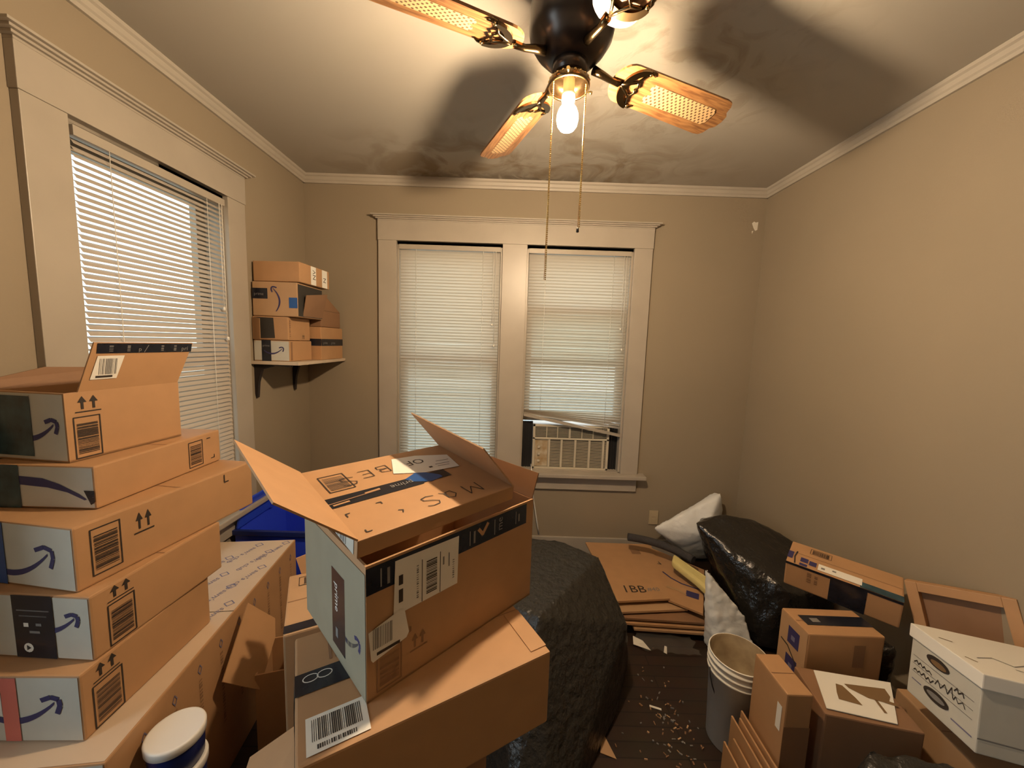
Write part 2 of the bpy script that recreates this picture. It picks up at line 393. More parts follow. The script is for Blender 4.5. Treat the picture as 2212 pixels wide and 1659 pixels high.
# window openings
LW = (1.215, 1.855, .62, 2.13)                # left wall: y0,y1,z0,z1
REAR_LW = (-.42, .40, .62, 2.13)             # second window of the left wall, behind the camera
BW = ((-.785, -.085, .615, 2.13), (.078, .785, .615, 2.13))
mb = MB(); mb.box((XL - T, YF - T, -.06), (XR + T, YB + T, 0), 'floor'); build_struct(mb, 'floor')
mb = MB(); mb.box((XL - T, YF - T, ZC), (XR + T, YB + T, ZC + .06), 'ceiling'); build_struct(mb, 'ceiling')
mb = MB(); mb.box((XR, YF - T, 0), (XR + T, YB + T, ZC), 'wall'); build_struct(mb, 'wall_right')
mb = MB(); mb.box((XL, YF - T, 0), (XR, YF, ZC), 'wall'); build_struct(mb, 'wall_front')
mb = MB()
z0, z1 = .615, 2.13
for x0, x1 in ((XL - T, BW[0][0]), (BW[0][1], BW[1][0]), (BW[1][1], XR)): mb.box((x0, YB, 0), (x1, YB + T, ZC), 'wall')
for x0, x1, a, b in BW: mb.box((x0, YB, 0), (x1, YB + T, a), 'wall'); mb.box((x0, YB, b), (x1, YB + T, ZC), 'wall')
wall_back = build_struct(mb, 'wall_back')
mb = MB()
for y0, y1 in ((YF - T, REAR_LW[0]), (REAR_LW[1], LW[0]), (LW[1], YB)): mb.box((XL - T, y0, 0), (XL, y1, ZC), 'wall')
for y0, y1, a, b in (LW, REAR_LW): mb.box((XL - T, y0, 0), (XL, y1, a), 'wall'); mb.box((XL - T, y0, b), (XL, y1, ZC), 'wall')
build_struct(mb, 'wall_left')
mb = MB(); mb.poly([(1.553, YB - .001, 2.34), (1.566, YB - .001, 2.352), (1.578, YB - .001, 2.346), (1.594, YB - .001, 2.35), (1.592, YB - .001, 2.30), (1.578, YB - .001, 2.292), (1.566, YB - .001, 2.31)], 'patch')
mb.poly([(1.556, YB - .001, 2.29), (1.566, YB - .001, 2.293), (1.56, YB - .001, 2.272)], 'patch')
pp = mb.build('plaster_patch', wall_back)
# crown mouldings: a small stepped profile
def crown(name, a, b, inn):
    a, b, inn = Vector(a), Vector(b), Vector(inn); mb = MB()
    prof = [(0, 0), (0, -.052), (.012, -.052), (.016, -.04), (.022, -.034), (.026, -.018), (.034, -.012), (.036, 0)]
    A = [mb.bm.verts.new(a + inn * p + Vector((0, 0, q))) for p, q in prof]; B = [mb.bm.verts.new(b + inn * p + Vector((0, 0, q))) for p, q in prof]
    k = mb.mi('crown')
    for i in range(len(prof)):
        j = (i + 1) % len(prof); mb.bm.faces.new((A[i], A[j], B[j], B[i])).material_index = k
    mb.bm.faces.new(A); mb.bm.faces.new(B[::-1]); build_struct(mb, name)
crown('trim_1', (XL, YF, ZC), (XL, YB, ZC), (1, 0, 0)); crown('trim_2', (XL, YB, ZC), (XR, YB, ZC), (0, -1, 0)); crown('trim_3', (XR, YB, ZC), (XR, YF, ZC), (-1, 0, 0))
for nm, a, b in (('baseboard_back', (XL, YB - .016, 0), (XR, YB, .13)), ('baseboard_left', (XL, YF, 0), (XL + .016, YB, .13)), ('baseboard_right', (XR - .016, YF, 0), (XR, YB, .13))):
    mb = MB(); mb.box(a, b, 'trim', .004); build_struct(mb, nm)
# windows: built in a local frame (x along the wall, -y into the room) and turned into place
def window(name, lights, x0, x1, zb, head, loc, rz, casing=True, mull=None, sashes=True, raise_=None):
    r = thing(name, None, None, loc, (0, 0, rz)); r['kind'] = 'structure'
    c = .026
    if casing:
        cw = .115
        mb = MB(); mb.box((x0, -c, zb), (lights[0][0], 0, head), 'trim', .002); mb.build('side_casing', r)
        mb = MB(); mb.box((lights[-1][1], -c, zb), (x1, 0, head), 'trim', .002); mb.build('side_casing', r)
        if len(lights) > 1: mb = MB(); mb.box((lights[0][1], -c, zb), (lights[1][0], 0, head), 'trim', .002); mb.build('mullion_casing', r)
        mb = MB(); mb.box((x0 - .003, -c - .003, head), (x1 + .003, 0, head + .125), 'trim', .002); mb.build('head_casing', r)
        mb = MB()
        for i, (p, q) in enumerate(((.0, .0), (.010, .012), (.022, .022), (.034, .028))):   # cap moulding flaring upwards
            mb.box((x0 - .003 - p, -c - .003 - p, head + .125 + i * .008), (x1 + .003 + p, 0, head + .133 + i * .008), 'trim', .001)
        mb.build('cap_moulding', r)
        mb = MB(); mb.box((x0 - .05, -.075, zb - .028), (x1 + .05, .005, zb), 'trim', .006); mb.build('stool', r)
        mb = MB(); mb.box((x0, -.02, zb - .128), (x1, 0, zb - .028), 'trim', .002); mb.build('apron', r)
    for k, (a, b) in enumerate(lights):
        top = head - .02
        mb = MB()
        mb.box((a - .002, 0, zb), (a + .012, T, top + .02), 'trim'); mb.box((b - .012, 0, zb), (b + .002, T, top + .02), 'trim'); mb.box((a, 0, top), (b, T, top + .02), 'trim'); mb.box((a, 0, zb - .02), (b, T, zb + .004), 'trim')
        mb.build('jamb', r)
        if not sashes: continue
        lo_z, hi_z = (zb + .004, 1.40) if not (raise_ and k == raise_[0]) else (raise_[1], raise_[1] + .80)
        for nm, za, zc, y in (('lower_sash', lo_z, hi_z, .045), ('upper_sash', 1.365, top, .085)):
            mb = MB(); t = .042
            mb.box((a + .012, y, za), (a + .012 + t, y + .03, zc), 'trim'); mb.box((b - .012 - t, y, za), (b - .012, y + .03, zc), 'trim')
            mb.box((a + .012 + t, y, za), (b - .012 - t, y + .03, za + t * 1.2), 'trim'); mb.box((a + .012 + t, y, zc - t), (b - .012 - t, y + .03, zc), 'trim')
            s_ = mb.build(nm, r)
            mb = MB(); mb.box((a + .012 + t, y + .012, za + t), (b - .012 - t, y + .016, zc - t), 'glass'); mb.build('glass_pane', s_)
    return r
window('window_1', [(LW[0], LW[1])], 1.10, 1.97, .62, 2.15, (XL, 0, 0), PI / 2)
window('window_2', [(BW[0][0], BW[0][1]), (BW[1][0], BW[1][1])], -.905, .905, .615, 2.15, (0, YB, 0), 0, raise_=(1, .965))
window('window_3', [(REAR_LW[0], REAR_LW[1])], -.53, .51, .62, 2.15, (XL, 0, 0), PI / 2)

# ---------------------------------------------------------------- blinds
def blind(label, loc, rz, wdt, top, bot, tilt, m, sag=None, group=None):
    r = thing('venetian_blind', label, 'blind', loc, (0, 0, rz), group=group)
    mb = MB(); mb.box((0, -.016, top), (wdt, .016, top + .0315), 'trim', .002); mb.build('headrail', r)
    p = .0205; hw = .0125; n = int((top - bot) / p) - 1; mb = MB(); k = mb.mi(m)
    zl, zr = top, top
    for i in range(n):
        z = top - p * (i + .7); za = zb = z
        if sag:
            za = max(z, sag[0] + .003 * max(0, (n - i))) if z < sag[0] + .05 else z
            za = max(za, sag[0] + .0026 * (n - 1 - i)); zb = z
        ct, st = math.cos(tilt), math.sin(tilt); jl = random.uniform(-.0012, .0012)
        row = []
        for x, zz in ((.004, za), (wdt / 2, (za + zb) / 2 + jl), (wdt - .004, zb)):
            row.append([mb.bm.verts.new((x, u * hw * ct - (1 - u * u) * .0025 * st, zz + u * hw * st + (1 - u * u) * .0025 * ct)) for u in (-1, 0, 1)])
        for A, B in zip(row, row[1:]):
            for q in range(2):
                f = mb.bm.faces.new((A[q], A[q + 1], B[q + 1], B[q])); f.material_index = k; f.smooth = True
    mb.build('slats', r)
    bl, br = (sag if sag else (bot, bot)); mb = MB()
    mb.slab([(.002, -.014, bl), (wdt - .002, -.014, br), (wdt - .002, .012, br), (.002, .012, bl)], .018, 'trim', (0, 0, 1)); mb.build('bottom_rail', r)
    for x in (.17 * wdt, .83 * wdt):
        zz = bl + (br - bl) * x / wdt
        mb = MB(); mb.tube([(x, -.0150, top), (x, -.0150, zz)], .0012, 'label', 6); mb.build('ladder_cord', r)
    for x, L in ((.93 * wdt, .48), (.955 * wdt, .62)):
        mb = MB(); mb.tube([(x, -.021, top), (x, -.022, top - L)], .0014, 'label', 6); mb.lathe([(0, .012), (.005, .008), (.006, -.006), (0, -.008)], 'label', (x, -.022, top - L), 8); mb.build('lift_cord', r)
    return r
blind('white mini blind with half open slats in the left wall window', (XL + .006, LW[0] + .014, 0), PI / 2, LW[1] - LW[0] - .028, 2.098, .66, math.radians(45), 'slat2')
blind('closed white mini blind in the left half of the double window', (BW[0][0] + .012, YB + .004, 0), 0, BW[0][1] - BW[0][0] - .024, 2.10, .65, math.radians(-57), 'slat')
blind('closed white mini blind with slanted bottom rail above the air conditioner', (BW[1][0] + .012, YB + .004, 0), 0, BW[1][1] - BW[1][0] - .024, 2.10, .90, math.radians(-52), 'slat', sag=(1.022, .893))

# ---------------------------------------------------------------- ceiling fan
FX, FY, ZB = .132, 1.11, 2.345      # built 1.1 times full size around its axis, then scaled as a whole
fan = thing('ceiling_fan', 'wood bladed ceiling fan with cane insets and one bare lit bulb', 'ceiling fan', (FX, FY, .132))
fan.scale = (.912, .912, .912)
mb = MB(); mb.lathe([(0, 2.651), (.075, 2.651), (.078, 2.638), (.06, 2.616), (.022, 2.610), (.022, 2.585), (.07, 2.575), (.085, 2.549), (.088, 2.52), (.108, 2.512), (.122, 2.50), (.126, 2.47), (.126, 2.425), (.122, 2.405), (.105, 2.378), (.08, 2.352), (.056, 2.338), (0, 2.336)], 'bronze', seg=48); mb.build('motor_housing', fan)
mb = MB(); mb.lathe([(0, 2.34), (.052, 2.34), (.053, 2.325), (.051, 2.30), (0, 2.30)], 'bronze'); mb.build('switch_housing', fan)
mb = MB(); mb.lathe([(.046, 2.305), (.054, 2.302), (.0615, 2.288), (.0625, 2.274), (.0595, 2.268), (.057, 2.274), (.055, 2.288), (.04, 2.298), (0, 2.30)], 'brass', seg=40)
for i in range(22):
    a = 2 * PI * i / 22; mb.lathe([(0, .004), (.0035, .002), (.004, 0), (.0035, -.002), (0, -.004)], 'gold', (.060 * math.cos(a), .060 * math.sin(a), 2.287), 8)
fitter = mb.build('light_fitter', fan)
for a in (.35, .35 + 2 * PI / 3, .35 + 4 * PI / 3):
    mb = MB(); d = Vector((math.cos(a), math.sin(a), 0)); mb.tube([d * .056 + Vector((0, 0, 2.277)), d * .074 + Vector((0, 0, 2.277))], .0025, 'gold', 8); mb.tube([d * .072 + Vector((0, 0, 2.277)), d * .079 + Vector((0, 0, 2.277))], .005, 'gold', 10); mb.build('thumb_screw', fitter)
mb = MB(); mb.lathe([(0, 2.30), (.017, 2.298), (.0175, 2.262), (.020, 2.258), (.020, 2.236), (.016, 2.234), (0, 2.234)], 'offwhite', seg=24); mb.build('bulb_socket', fan)
mb = MB(); mb.lathe([(0, 2.240), (.0165, 2.238), (.018, 2.222), (.026, 2.212), (.0315, 2.196), (.0325, 2.182), (.029, 2.166), (.021, 2.155), (.010, 2.150), (0, 2.149)], 'bulb', seg=32); mb.build('light_bulb', fan)
for dx, dy, zb_, bead in ((-.050, -.03, 1.70, False), (.048, -.022, 1.862, True)):
    mb = MB(); z = 2.27; mb.tube([(dx, dy, 2.275), (dx - .004, dy, zb_)], .0009, 'gold', 6)
    while z > zb_: mb.box((dx - .0021, dy - .0021, z - .0021), (dx + .0021, dy + .0021, z + .0021), 'gold', .0009); z -= .0058
    c_ = mb.build('pull_chain', fan)
    if bead: mb = MB(); mb.lathe([(0, .008), (.004, .006), (.0045, -.006), (0, -.008)], 'bronze', (dx - .004, dy, zb_ - .008), 12); mb.build('chain_pull', c_)
def blade_pts():
    P = []
    for i in range(13):
        a = PI / 2 + PI * i / 12; P.append((.215 + .065 * math.cos(a) * .85, .065 * math.sin(a)))
    P += [(.60, -.0745), (.622, -.071), (.634, -.058), (.640, -.036), (.655, -.024), (.660, 0), (.655, .024), (.640, .036), (.634, .058), (.622, .071), (.60, .0745)]
    return P
def crescent(mb, m):
    # scrolled three-pointed holder lying under the blade root
    def arc(c, r0, r1, a0, a1, n=14):
        up, dn = [], []
        for i in range(n + 1):
            t = i / n; a = a0 + (a1 - a0) * t; w = math.sin(PI * min(1, max(0, t * .9 + .05))) ** .6
            rm = (r0 + r1) / 2; hw = (r1 - r0) / 2 * (.35 + .65 * w)
            up.append((c[0] + (rm + hw) * math.cos(a), c[1] + (rm + hw) * math.sin(a))); dn.append((c[0] + (rm - hw) * math.cos(a), c[1] + (rm - hw) * math.sin(a)))
        for i in range(n): mb.slab([(*dn[i], -.0050), (*dn[i + 1], -.0050), (*up[i + 1], -.0050), (*up[i], -.0050)], .007, m, (0, 0, 1))
    arc((.266, 0), .050, .074, PI * .54, PI * 1.46, 20)
    for sy in (1, -1):
        mb.tube([(.190, 0, -.009), (.212, sy * .010, -.010), (.240, sy * .026, -.010), (.252, sy * .050, -.009)], [.0055, .005, .0045, .004], m, 8)
        mb.tube([(.240, sy * .026, -.010), (.252, sy * .010, -.010), (.246, 0, -.009)], [.0045, .0035, .003], m, 8)
        mb.tube([(.255, sy * .060, -.004), (.272, sy * .062, -.004), (.284, sy * .055, -.004)], [.008, .0065, .003], m, 8)
        mb.lathe([(0, .004), (.005, .002), (.005, -.003), (0, -.005)], 'gold', (.262, sy * .058, -.009), 10)
    mb.lathe([(0, .004), (.006, .002), (.006, -.003), (0, -.005)], 'gold', (.18, 0, -.011), 10)
    mb.tube([(.085, 0, .003), (.12, 0, -.002), (.150, 0, -.009), (.182, 0, -.008)], [.013, .011, .009, .011], m, 12)
for k in range(4):
    th = .418 + k * PI / 2
    rt = Matrix.Translation((0, 0, ZB)) @ Matrix.Rotation(th, 4, 'Z') @ Matrix.Rotation(math.radians(-15), 4, 'X')
    mb = MB(); P = blade_pts(); mb.slab([(x, y, .004) for x, y in P], .007, 'oak', (0, 0, 1))
    b_ = mb.build('fan_blade', fan); b_.matrix_local = rt
    mb = MB(); w = .033
    pts = [(.308, -w), (.585, -w), (.598, -w * .6), (.598, w * .6), (.585, w), (.308, w), (.300, w * .55), (.306, w * .2), (.322, 0), (.306, -w * .2), (.300, -w * .55)]
    mb.slab([(x, y, -.0032) for x, y in pts], .0012, 'cane', (0, 0, 1)); mb.build('cane_inset', b_)
    mb = MB(); crescent(mb, 'brass'); mb.build('blade_iron', b_)

# ---------------------------------------------------------------- air conditioner and outlet
ac = thing('air_conditioner', 'old beige window air conditioner under the slanted blind', 'air conditioner', (.166, YB + .026, .619))
aw, ah = .541, .322
mb = MB(); mb.box((0, .012, 0), (aw, .22, ah), 'offwhite', .006); mb.build('case', ac)
mb = MB(); t = .012
mb.box((0, 0, 0), (aw, .013, .014), 'offwhite', .002); mb.box((0, 0, ah - .018), (aw, .013, ah), 'offwhite', .002); mb.box((0, 0, .0), (.016, .013, ah), 'offwhite', .002); mb.box((aw - .016, 0, 0), (aw, .013, ah), 'offwhite', .002); mb.box((0, 0, .214), (aw, .013, .228), 'offwhite', .002)
mb.build('front_frame', ac)
mb = MB(); mb.box((.016, .009, .228), (aw - .016, .012, ah - .018), 'acdark')
for i in range(7): mb.box((.016, .003, .236 + i * .0098), (aw - .016, .010, .2382 + i * .0098), 'offwhite')
for x in (.095, .172, .255, .262, .345, .425): mb.box((x, .002, .228), (x + .005, .010, ah - .018), 'offwhite')
mb.build('air_louvre', ac)
mb = MB(); mb.box((.115, .009, .014), (aw - .016, .012, .214), 'acdark')
for i in range(24): mb.box((.115, .004, .020 + i * .0079), (aw - .016, .010, .0222 + i * .0079), 'offwhite')
for x in (.110, .198, .296, .396, .495): mb.box((x, 0, .014), (x + .016, .011, .214), 'offwhite', .001)
mb.build('intake_grille', ac)
mb = MB(); mb.box((.018, .004, .018), (.108, .012, .205), 'rust', .002); cp = mb.build('control_panel', ac)
for z in (.06, .11, .16): mb = MB(); mb.tube([(.045, .004, z), (.045, -.008, z)], .009, 'offwhite', 14); mb.build('knob', cp)
for x0, x1 in ((-.086, -.001), (aw + .001, .627)):
    mb = MB()
    for i in range(9): mb.box((x0 + (x1 - x0) * i / 9, .03 + (.006 if i % 2 else 0), -.002), (x0 + (x1 - x0) * (i + 1) / 9, .045, .335), 'blackplain')
    mb.build('side_curtain', ac)
mb = MB(); mb.tube([(-.006, -.002, .03), (-.004, -.105, -.002), (0, -.110, -.05), (.006, -.106, -.12), (.014, -.07, -.18), (.03, -.055, -.27), (.05, -.05, -.38), (.068, -.048, -.47)], .0042, 'white', 8); mb.build('power_cord', ac)
ot = thing('wall_outlet', 'small beige outlet plate low on the back wall', 'outlet', (1.018, YB - .008, .243))
mb = MB(); mb.box((0, 0, 0), (.066, .007, .102), 'beige', .002); mb.build('face_plate', ot)
for z in (.030, .072): mb = MB(); mb.box((.020, -.002, z - .014), (.046, .001, z + .014), 'beige', .003); mb.build('socket_face', ot)

# ---------------------------------------------------------------- corner shelf and the boxes on it
sh = thing('wall_shelf', 'short wooden shelf on two black brackets in the corner', 'shelf', (XL, 2.0, 1.345))
mb = MB(); mb.box((.001, 0, 0), (.258, .563, .018), 'shelf', .002); mb.build('shelf_board', sh)
for y in (.045, .40):
    mb = MB(); mb.slab([(.001, y, -.004), (.05, y, -.0045), (.20, y, -.012), (.20, y, 0), (.001, y, 0)], .02, 'bracket', (0, 1, 0))
    mb.slab([(.001, y, 0), (.001, y, -.165), (.012, y, -.185), (.020, y, -.10), (.040, y, -.03), (.10, y, -.012), (.10, y, 0)], .02, 'bracket', (0, 1, 0)); mb.build('shelf_bracket', sh)
zs = 1.3635; GS = 'cartons piled on the corner shelf'
c = Carton('cardboard_box', 'small carton with black tape on its white end, front of the shelf', (XL + .006, 2.02, zs), 0, (.195, .22, .112), group=None, end=('front', 'white_daylit'))
p = c.on('front', .0016); p.rect(.045, 0, .05, .112, 'tape'); p.text('prime', .05, .078, .016, 'greyink', 0, 1).build('black_tape_strip', c.root)
p = c.on('front', .0018); p.smile(.105, .058, .10, .007, half=.0).build('arrow_logo', c.root)
p = c.on('right'); p.rect(.01, .006, .014, .10, 'kraftd'); p.build('printed_edge', c.root)
c = Carton('cardboard_box', 'upright carton banded with black tape at the back of the shelf', (XL + .165, 2.26, zs), 0, (.185 - .10, .28, .198), m='kraft')
p = c.on('front'); p.rect(0, .085, .085, .042, 'tape'); p.build('black_tape_band', c.root)
p = c.on('right'); p.rect(0, .085, .28, .042, 'tape'); p.text('prime', .02, .096, .022, 'greyink').text('prime', .12, .096, .022, 'greyink'); p.build('black_tape_band', c.root)
c2_ = Carton('cardboard_box', 'small open carton with a dark mouth, second from the shelf board', (XL + .006, 2.02, zs + .114), 0, (.19, .215, .125), m='kraft', open_top=False)
# mouth on its front side, painted on as dark inner shade
p = c2_.on('front', .0008); p.poly([(.006, .006), (.118, .010), (.112, .118), (.010, .120)], 'acdark'); p.build('mouth_shade', c2_.root)
mb = MB(); mb.slab([(.002, -.002, .002), (.060, -.03, .004), (.060, -.03, .112), (.002, -.002, .120)], .003, 'kraft', (1, 0, 0)); mb.build('flap', c2_.root)
p = c2_.on('right'); p.up_arrows(.13, .012, .026, .02); p.build('printed_arrows', c2_.root)
p = c2_.on('right'); p.bars(.01, .02, .01, .09, 'kraftd', False, 8, 0); p.build('printed_edge', c2_.root)
c = Carton('cardboard_box', 'carton with curved arrow and tape, open at its right end, third on shelf', (XL + .010, 2.02, zs + .241), 0, (.24, .26, .180), m='kraft2')
p = c.on('front'); p.rect(0, .09, .082, .055, 'tape').text('prime', .01, .108, .022, 'greyink'); p.build('black_tape_strip', c.root)
p = c.on('front'); p.rect(.195, .045, .045, .055, 'bluetape'); p.build('blue_tape_strip', c.root)
p = c.on('front', .0018); p.smile(.125, .085, .12, .008, rot=PI / 2, flip=1).build('arrow_logo', c.root)
p = c.on('right', .001); p.poly([(.004, .004), (.256, .004), (.256, .172), (.004, .172)], 'acdark'); p.build('mouth_shade', c.root)  # open end drawn as a flat patch of painted inner shade
mb = MB(); mb.slab([(.24, .05, .002), (.24, .256, .004), (.275, .256, .150), (.262, .05, .120)], .003, 'kraftd', (1, 0, 0)); mb.build('flap', c.root)
c = Carton('cardboard_box', 'topmost carton on the corner shelf, with two white paper strips', (XL + .012, 2.03, zs + .423), math.radians(-3), (.255, .29, .105), m='kraft')
p = c.on('right'); p.rect(.10, .002, .05, .10, 'label').text('NV', .145, .03, .04, 'ink', PI / 2); p.build('paper_strip', c.root)
p = c.on('right'); p.rect(.21, .002, .055, .10, 'label').text('N', .25, .03, .04, 'ink', PI / 2); p.build('paper_strip', c.root)
c = Carton('cardboard_box', 'brown carton with a torn pointed flap behind the shelf pile', (XL + .168, 2.286, zs + .2), 0, (.07, .25, .10), m='kraftd')
mb = MB(); mb.slab([(.072, .02, .10), (.072, .245, .10), (.060, .06, .20)], .003, 'kraftd', (1, 0, 0)); mb.build('flap', c.root)

# ---------------------------------------------------------------- tall stack of cartons at the left
def nr(x, y, yaw, w): return (x - w * math.cos(yaw), y - w * math.sin(yaw))
# base: long printed carton
PW, PL, PH = .40, .96, .5385; yawP = .1286
x, y = nr(-.88, .737, yawP, PW)
c = Carton('cardboard_box', 'long printed carton at the foot of the left stack, with diamond marks', (x, y, 0), yawP, (PW, PL, PH), m='kraft', end=('front', 'white_daylit'))
p = c.on('top', .0008); p.rect(.004, .004, PW - .008, PL - .008, 'kraft3'); p.build('lit_top_panel', c.root)  # paler sheet that paints in the light from the window
p = c.on('top')
for u, v in ((.36, .52), (.31, .62), (.36, .74), (.24, .70), (.33, .86), (.19, .82), (.26, .92), (.37, .93)):
    p.line([(u, v + .015), (u + .017, v), (u, v - .015), (u - .017, v), (u, v + .015)], .0035, 'lilac'); p.text("sam's club", u - .012, v - .020, .031, 'lilac', -2.0)
p.build('top_print', c.root)
for i in range(9):
    p = c.on('right'); u = .10 + i * .10
    p.line([(u, PH - .04), (u + .008, PH - .055), (u, PH - .07), (u - .008, PH - .055), (u, PH - .04)], .0025, 'lilac')
    p.bars(u - .006, PH - .34, .012, .26, 'kraftd', False, 22, 0, i + 3)
    p.build('text_column', c.root)

def stack_box(label, nrx, nry, z, yaw, w, d, h, end='white_daylit', **k):
    x, y = nr(nrx, nry, yaw, w); return Carton('cardboard_box', label, (x, y, z), yaw, (w, d, h), end=('front', end) if end else None, **k)
def end_logo(c, x0, frac=.5, L=.24, th=.014, y=None): p = c.on('front', .0016); p.smile(x0, c.h * frac if y is None else y, L, th).build('arrow_logo', c.root)
B5 = stack_box('shallow carton with red tape end, lowest of the arrow boxes in the left stack', -.97, .779, .540, .031, .38, .38, .168)
p = B5.on('front', .002); p.rect(.205, .004, .035, .16, 'pink'); p.build('red_tape', B5.root)
p = B5.on('front', .002); p.rect(.18, .07, .024, .07, 'label'); p.build('white_sticker', B5.root); end_logo(B5, .235, .5, .17)
p = B5.on('right'); p.up_arrows(.026, .121, .062, .042); p.build('arrow_print', B5.root)
p = B5.on('right'); p.barcode(.024, .006, .068, .108, False, 4); p.build('barcode_print', B5.root)
B4 = stack_box('carton with wide black tape down its end, third from bottom of left stack', -.978, .819, .709, -.03, .38, .381, .163)
p = B4.on('front', .002); p.rect(.19, .002, .10, .16, 'tape').rect(.205, .108, .068, .003, 'greyink').rect(.20, .122, .08, .003, 'greyink').poly([(.222 + .012 * math.cos(a * PI / 6), .028 + .012 * math.sin(a * PI / 6)) for a in range(12)], 'label', 1).poly([(.218, .021), (.218, .035), (.229, .028)], 'ink', 2).rect(.215, .082, .012, .010, 'label', 1).rect(.245, .085, .014, .007, 'greyink', 1).rect(.228, .066, .026, .006, 'greyink', 1); p.build('black_tape', B4.root); end_logo(B4, .275, .58, .13, .012)
p = B4.on('right'); p.up_arrows(.036, .121, .062, .038); p.build('arrow_print', B4.root)
p = B4.on('right'); p.barcode(.036, .008, .062, .106, False, 5); p.build('barcode_print', B4.root)
B3 = stack_box('big carton with arrow logo and barcode, middle of the left stack', -1.02, .833, .873, -.131, .335, .514, .161)
end_logo(B3, .155, .42, .21, .013)
p = B3.on('front', .0022); p.rect(.08, .001, .055, .158, 'bluetape'); p.build('blue_tape', B3.root)
p = B3.on('right'); p.up_arrows(.125, .080, .050, .058); p.build('arrow_print', B3.root)
p = B3.on('right'); p.barcode(.032, .022, .062, .118, False, 6); p.build('barcode_print', B3.root)
p = B3.on('right'); p.line([(.40, .15), (.40, .125), (.415, .125)], .004, 'ink'); p.build('corner_mark', B3.root)
B2 = stack_box('flat carton with a long swoosh, second from the top of left stack', -1.067, .93, 1.036, .01, .29, .42, .114)
p = B2.on('front', .0016); p.poly([(.10, .085), (.16, .080), (.20, .066), (.25, .040), (.268, .026), (.262, .024), (.22, .044), (.17, .056), (.10, .062)], 'navy'); p.build('arrow_logo', B2.root)
p = B2.on('front', .002); p.rect(.03, 0, .07, .114, 'teal'); p.build('teal_tape', B2.root)
p = B2.on('front', .002); p.poly([(.262, .05), (.289, .05), (.289, .02), (.278, .012)], 'tape'); p.build('black_tape_end', B2.root)
p = B2.on('right'); p.barcode(.285, .012, .055, .085, False, 7).line([(.36, .095), (.375, .095)], .003, 'ink').line([(.375, .02), (.39, .02), (.39, .03)], .003, 'ink'); p.build('barcode_print', B2.root)
B1 = Carton('cardboard_box', 'open carton on top of the left stack, its side flap raised', (*nr(-1.149, .949, -.096, .216), 1.1515), -.096, (.216, .300, .183), open_top=True, m='kraft', end=('front', 'white_daylit'))
end_logo(B1, .105, .46, .15, .013)
p = B1.on('front', .002); p.rect(.0, .012, .115, .16, 'teal'); p.build('teal_tape', B1.root)
p = B1.on('right'); p.up_arrows(.020, .128, .058, .044); p.build('arrow_print', B1.root)
p = B1.on('right'); p.barcode(.015, .006, .058, .110, False, 8); p.build('barcode_print', B1.root)
E_ = .135; A_ = math.radians(78)
mb = MB(); v = Vector((math.cos(A_), 0, math.sin(A_))); H = Vector((.216, 0, .183))
q = [H + Vector((0, .030, 0)), H + Vector((0, .298, 0)), H + Vector((0, .334, 0)) + v * E_, H + Vector((0, .055, 0)) + v * E_]
mb.slab(q, .004, 'kraft', Vector((math.sin(A_), 0, -math.cos(A_)))); fl = mb.build('flap', B1.root)
p = Print(H + Vector((0, .04, 0)), (0, 1, 0), v, .0015); p.rect(.022, .105, .268, .028, 'tape').text('p', .125, .110, .018, 'greyink').line([(.142, .107), (.152, .128)], .0018, 'greyink', 1).text('pri', .255, .110, .020, 'greyink').bars(.05, .110, .01, .018, 'greyink', False, 4, 1, 2).bars(.095, .110, .008, .018, 'greyink', False, 4, 1, 3).bars(.19, .110, .008, .018, 'greyink', False, 4, 1, 4).bars(.23, .110, .008, .018, 'greyink', False, 4, 1, 5); p.poly([(.012, .032), (.075, .032), (.090, .098), (.025, .098)], 'label', 1); p.bars(.030, .045, .045, .045, 'greyink', True, 12, 2); p.rect(.024, .036, .04, .006, 'ink', 2); p.build('label_and_tape', fl)
mb = MB(); mb.slab([(.0, .298, .183), (.0, .0, .183), (-.012, -.01, .205), (-.014, .12, .236), (-.012, .298, .225)], .004, 'kraftd', (1, 0, 0)); mb.build('flap', B1.root)
mb = MB(); mb.slab([(.004, .296, .183), (.212, .296, .183), (.20, .302, .205), (.10, .304, .222), (.01, .302, .215)], .004, 'kraftd', (0, 1, 0)); mb.build('flap', B1.root)

# ---------------------------------------------------------------- blue bin, tubs and little things at the left
bn = thing('plastic_bin', 'blue plastic bin behind the long printed carton', 'bin', (-1.375, 1.80, 0))
mb = MB(); w, d, h, t = .42, .42, .515, .004
mb.box((0, 0, 0), (w, d, t), 'blue'); mb.box((0, 0, 0), (t, d, h), 'blue'); mb.box((w - t, 0, 0), (w, d, h), 'blue'); mb.box((t, 0, 0), (w - t, t, h), 'blue'); mb.box((t, d - t, 0), (w - t, d, h), 'blue'); mb.build('bin_body', bn)
mb = MB(); mb.box((-.006, -.014, h - .022), (w + .014, .004, h + .004), 'navyp', .003); mb.box((w - .004, -.014, h - .022), (w + .014, d + .01, h + .004), 'navyp', .003); mb.box((-.006, d - .004, h - .022), (w + .014, d + .01, h + .004), 'navyp', .003); mb.build('rim', bn)
ld = thing('bin_lid', 'shiny blue lid leaning on the left wall behind the bin', 'lid', (-1.372, 1.80, .52), (0, math.radians(12), 0))
mb = MB(); mb.box((0, 0, 0), (.012, .36, .145), 'bluefilm', .005); mb.build('lid_panel', ld); mb = MB(); mb.box((-.004, .25, .0), (.018, .275, .165), 'blue', .004); mb.build('lid_handle', ld)
plp = (-.822, .846)
c = Carton('cardboard_box', 'low plain carton under the three stacked tubs', (plp[0] - .052, plp[1] - .10, 0), .1286, (.125, .20, .235), m='kraftd')
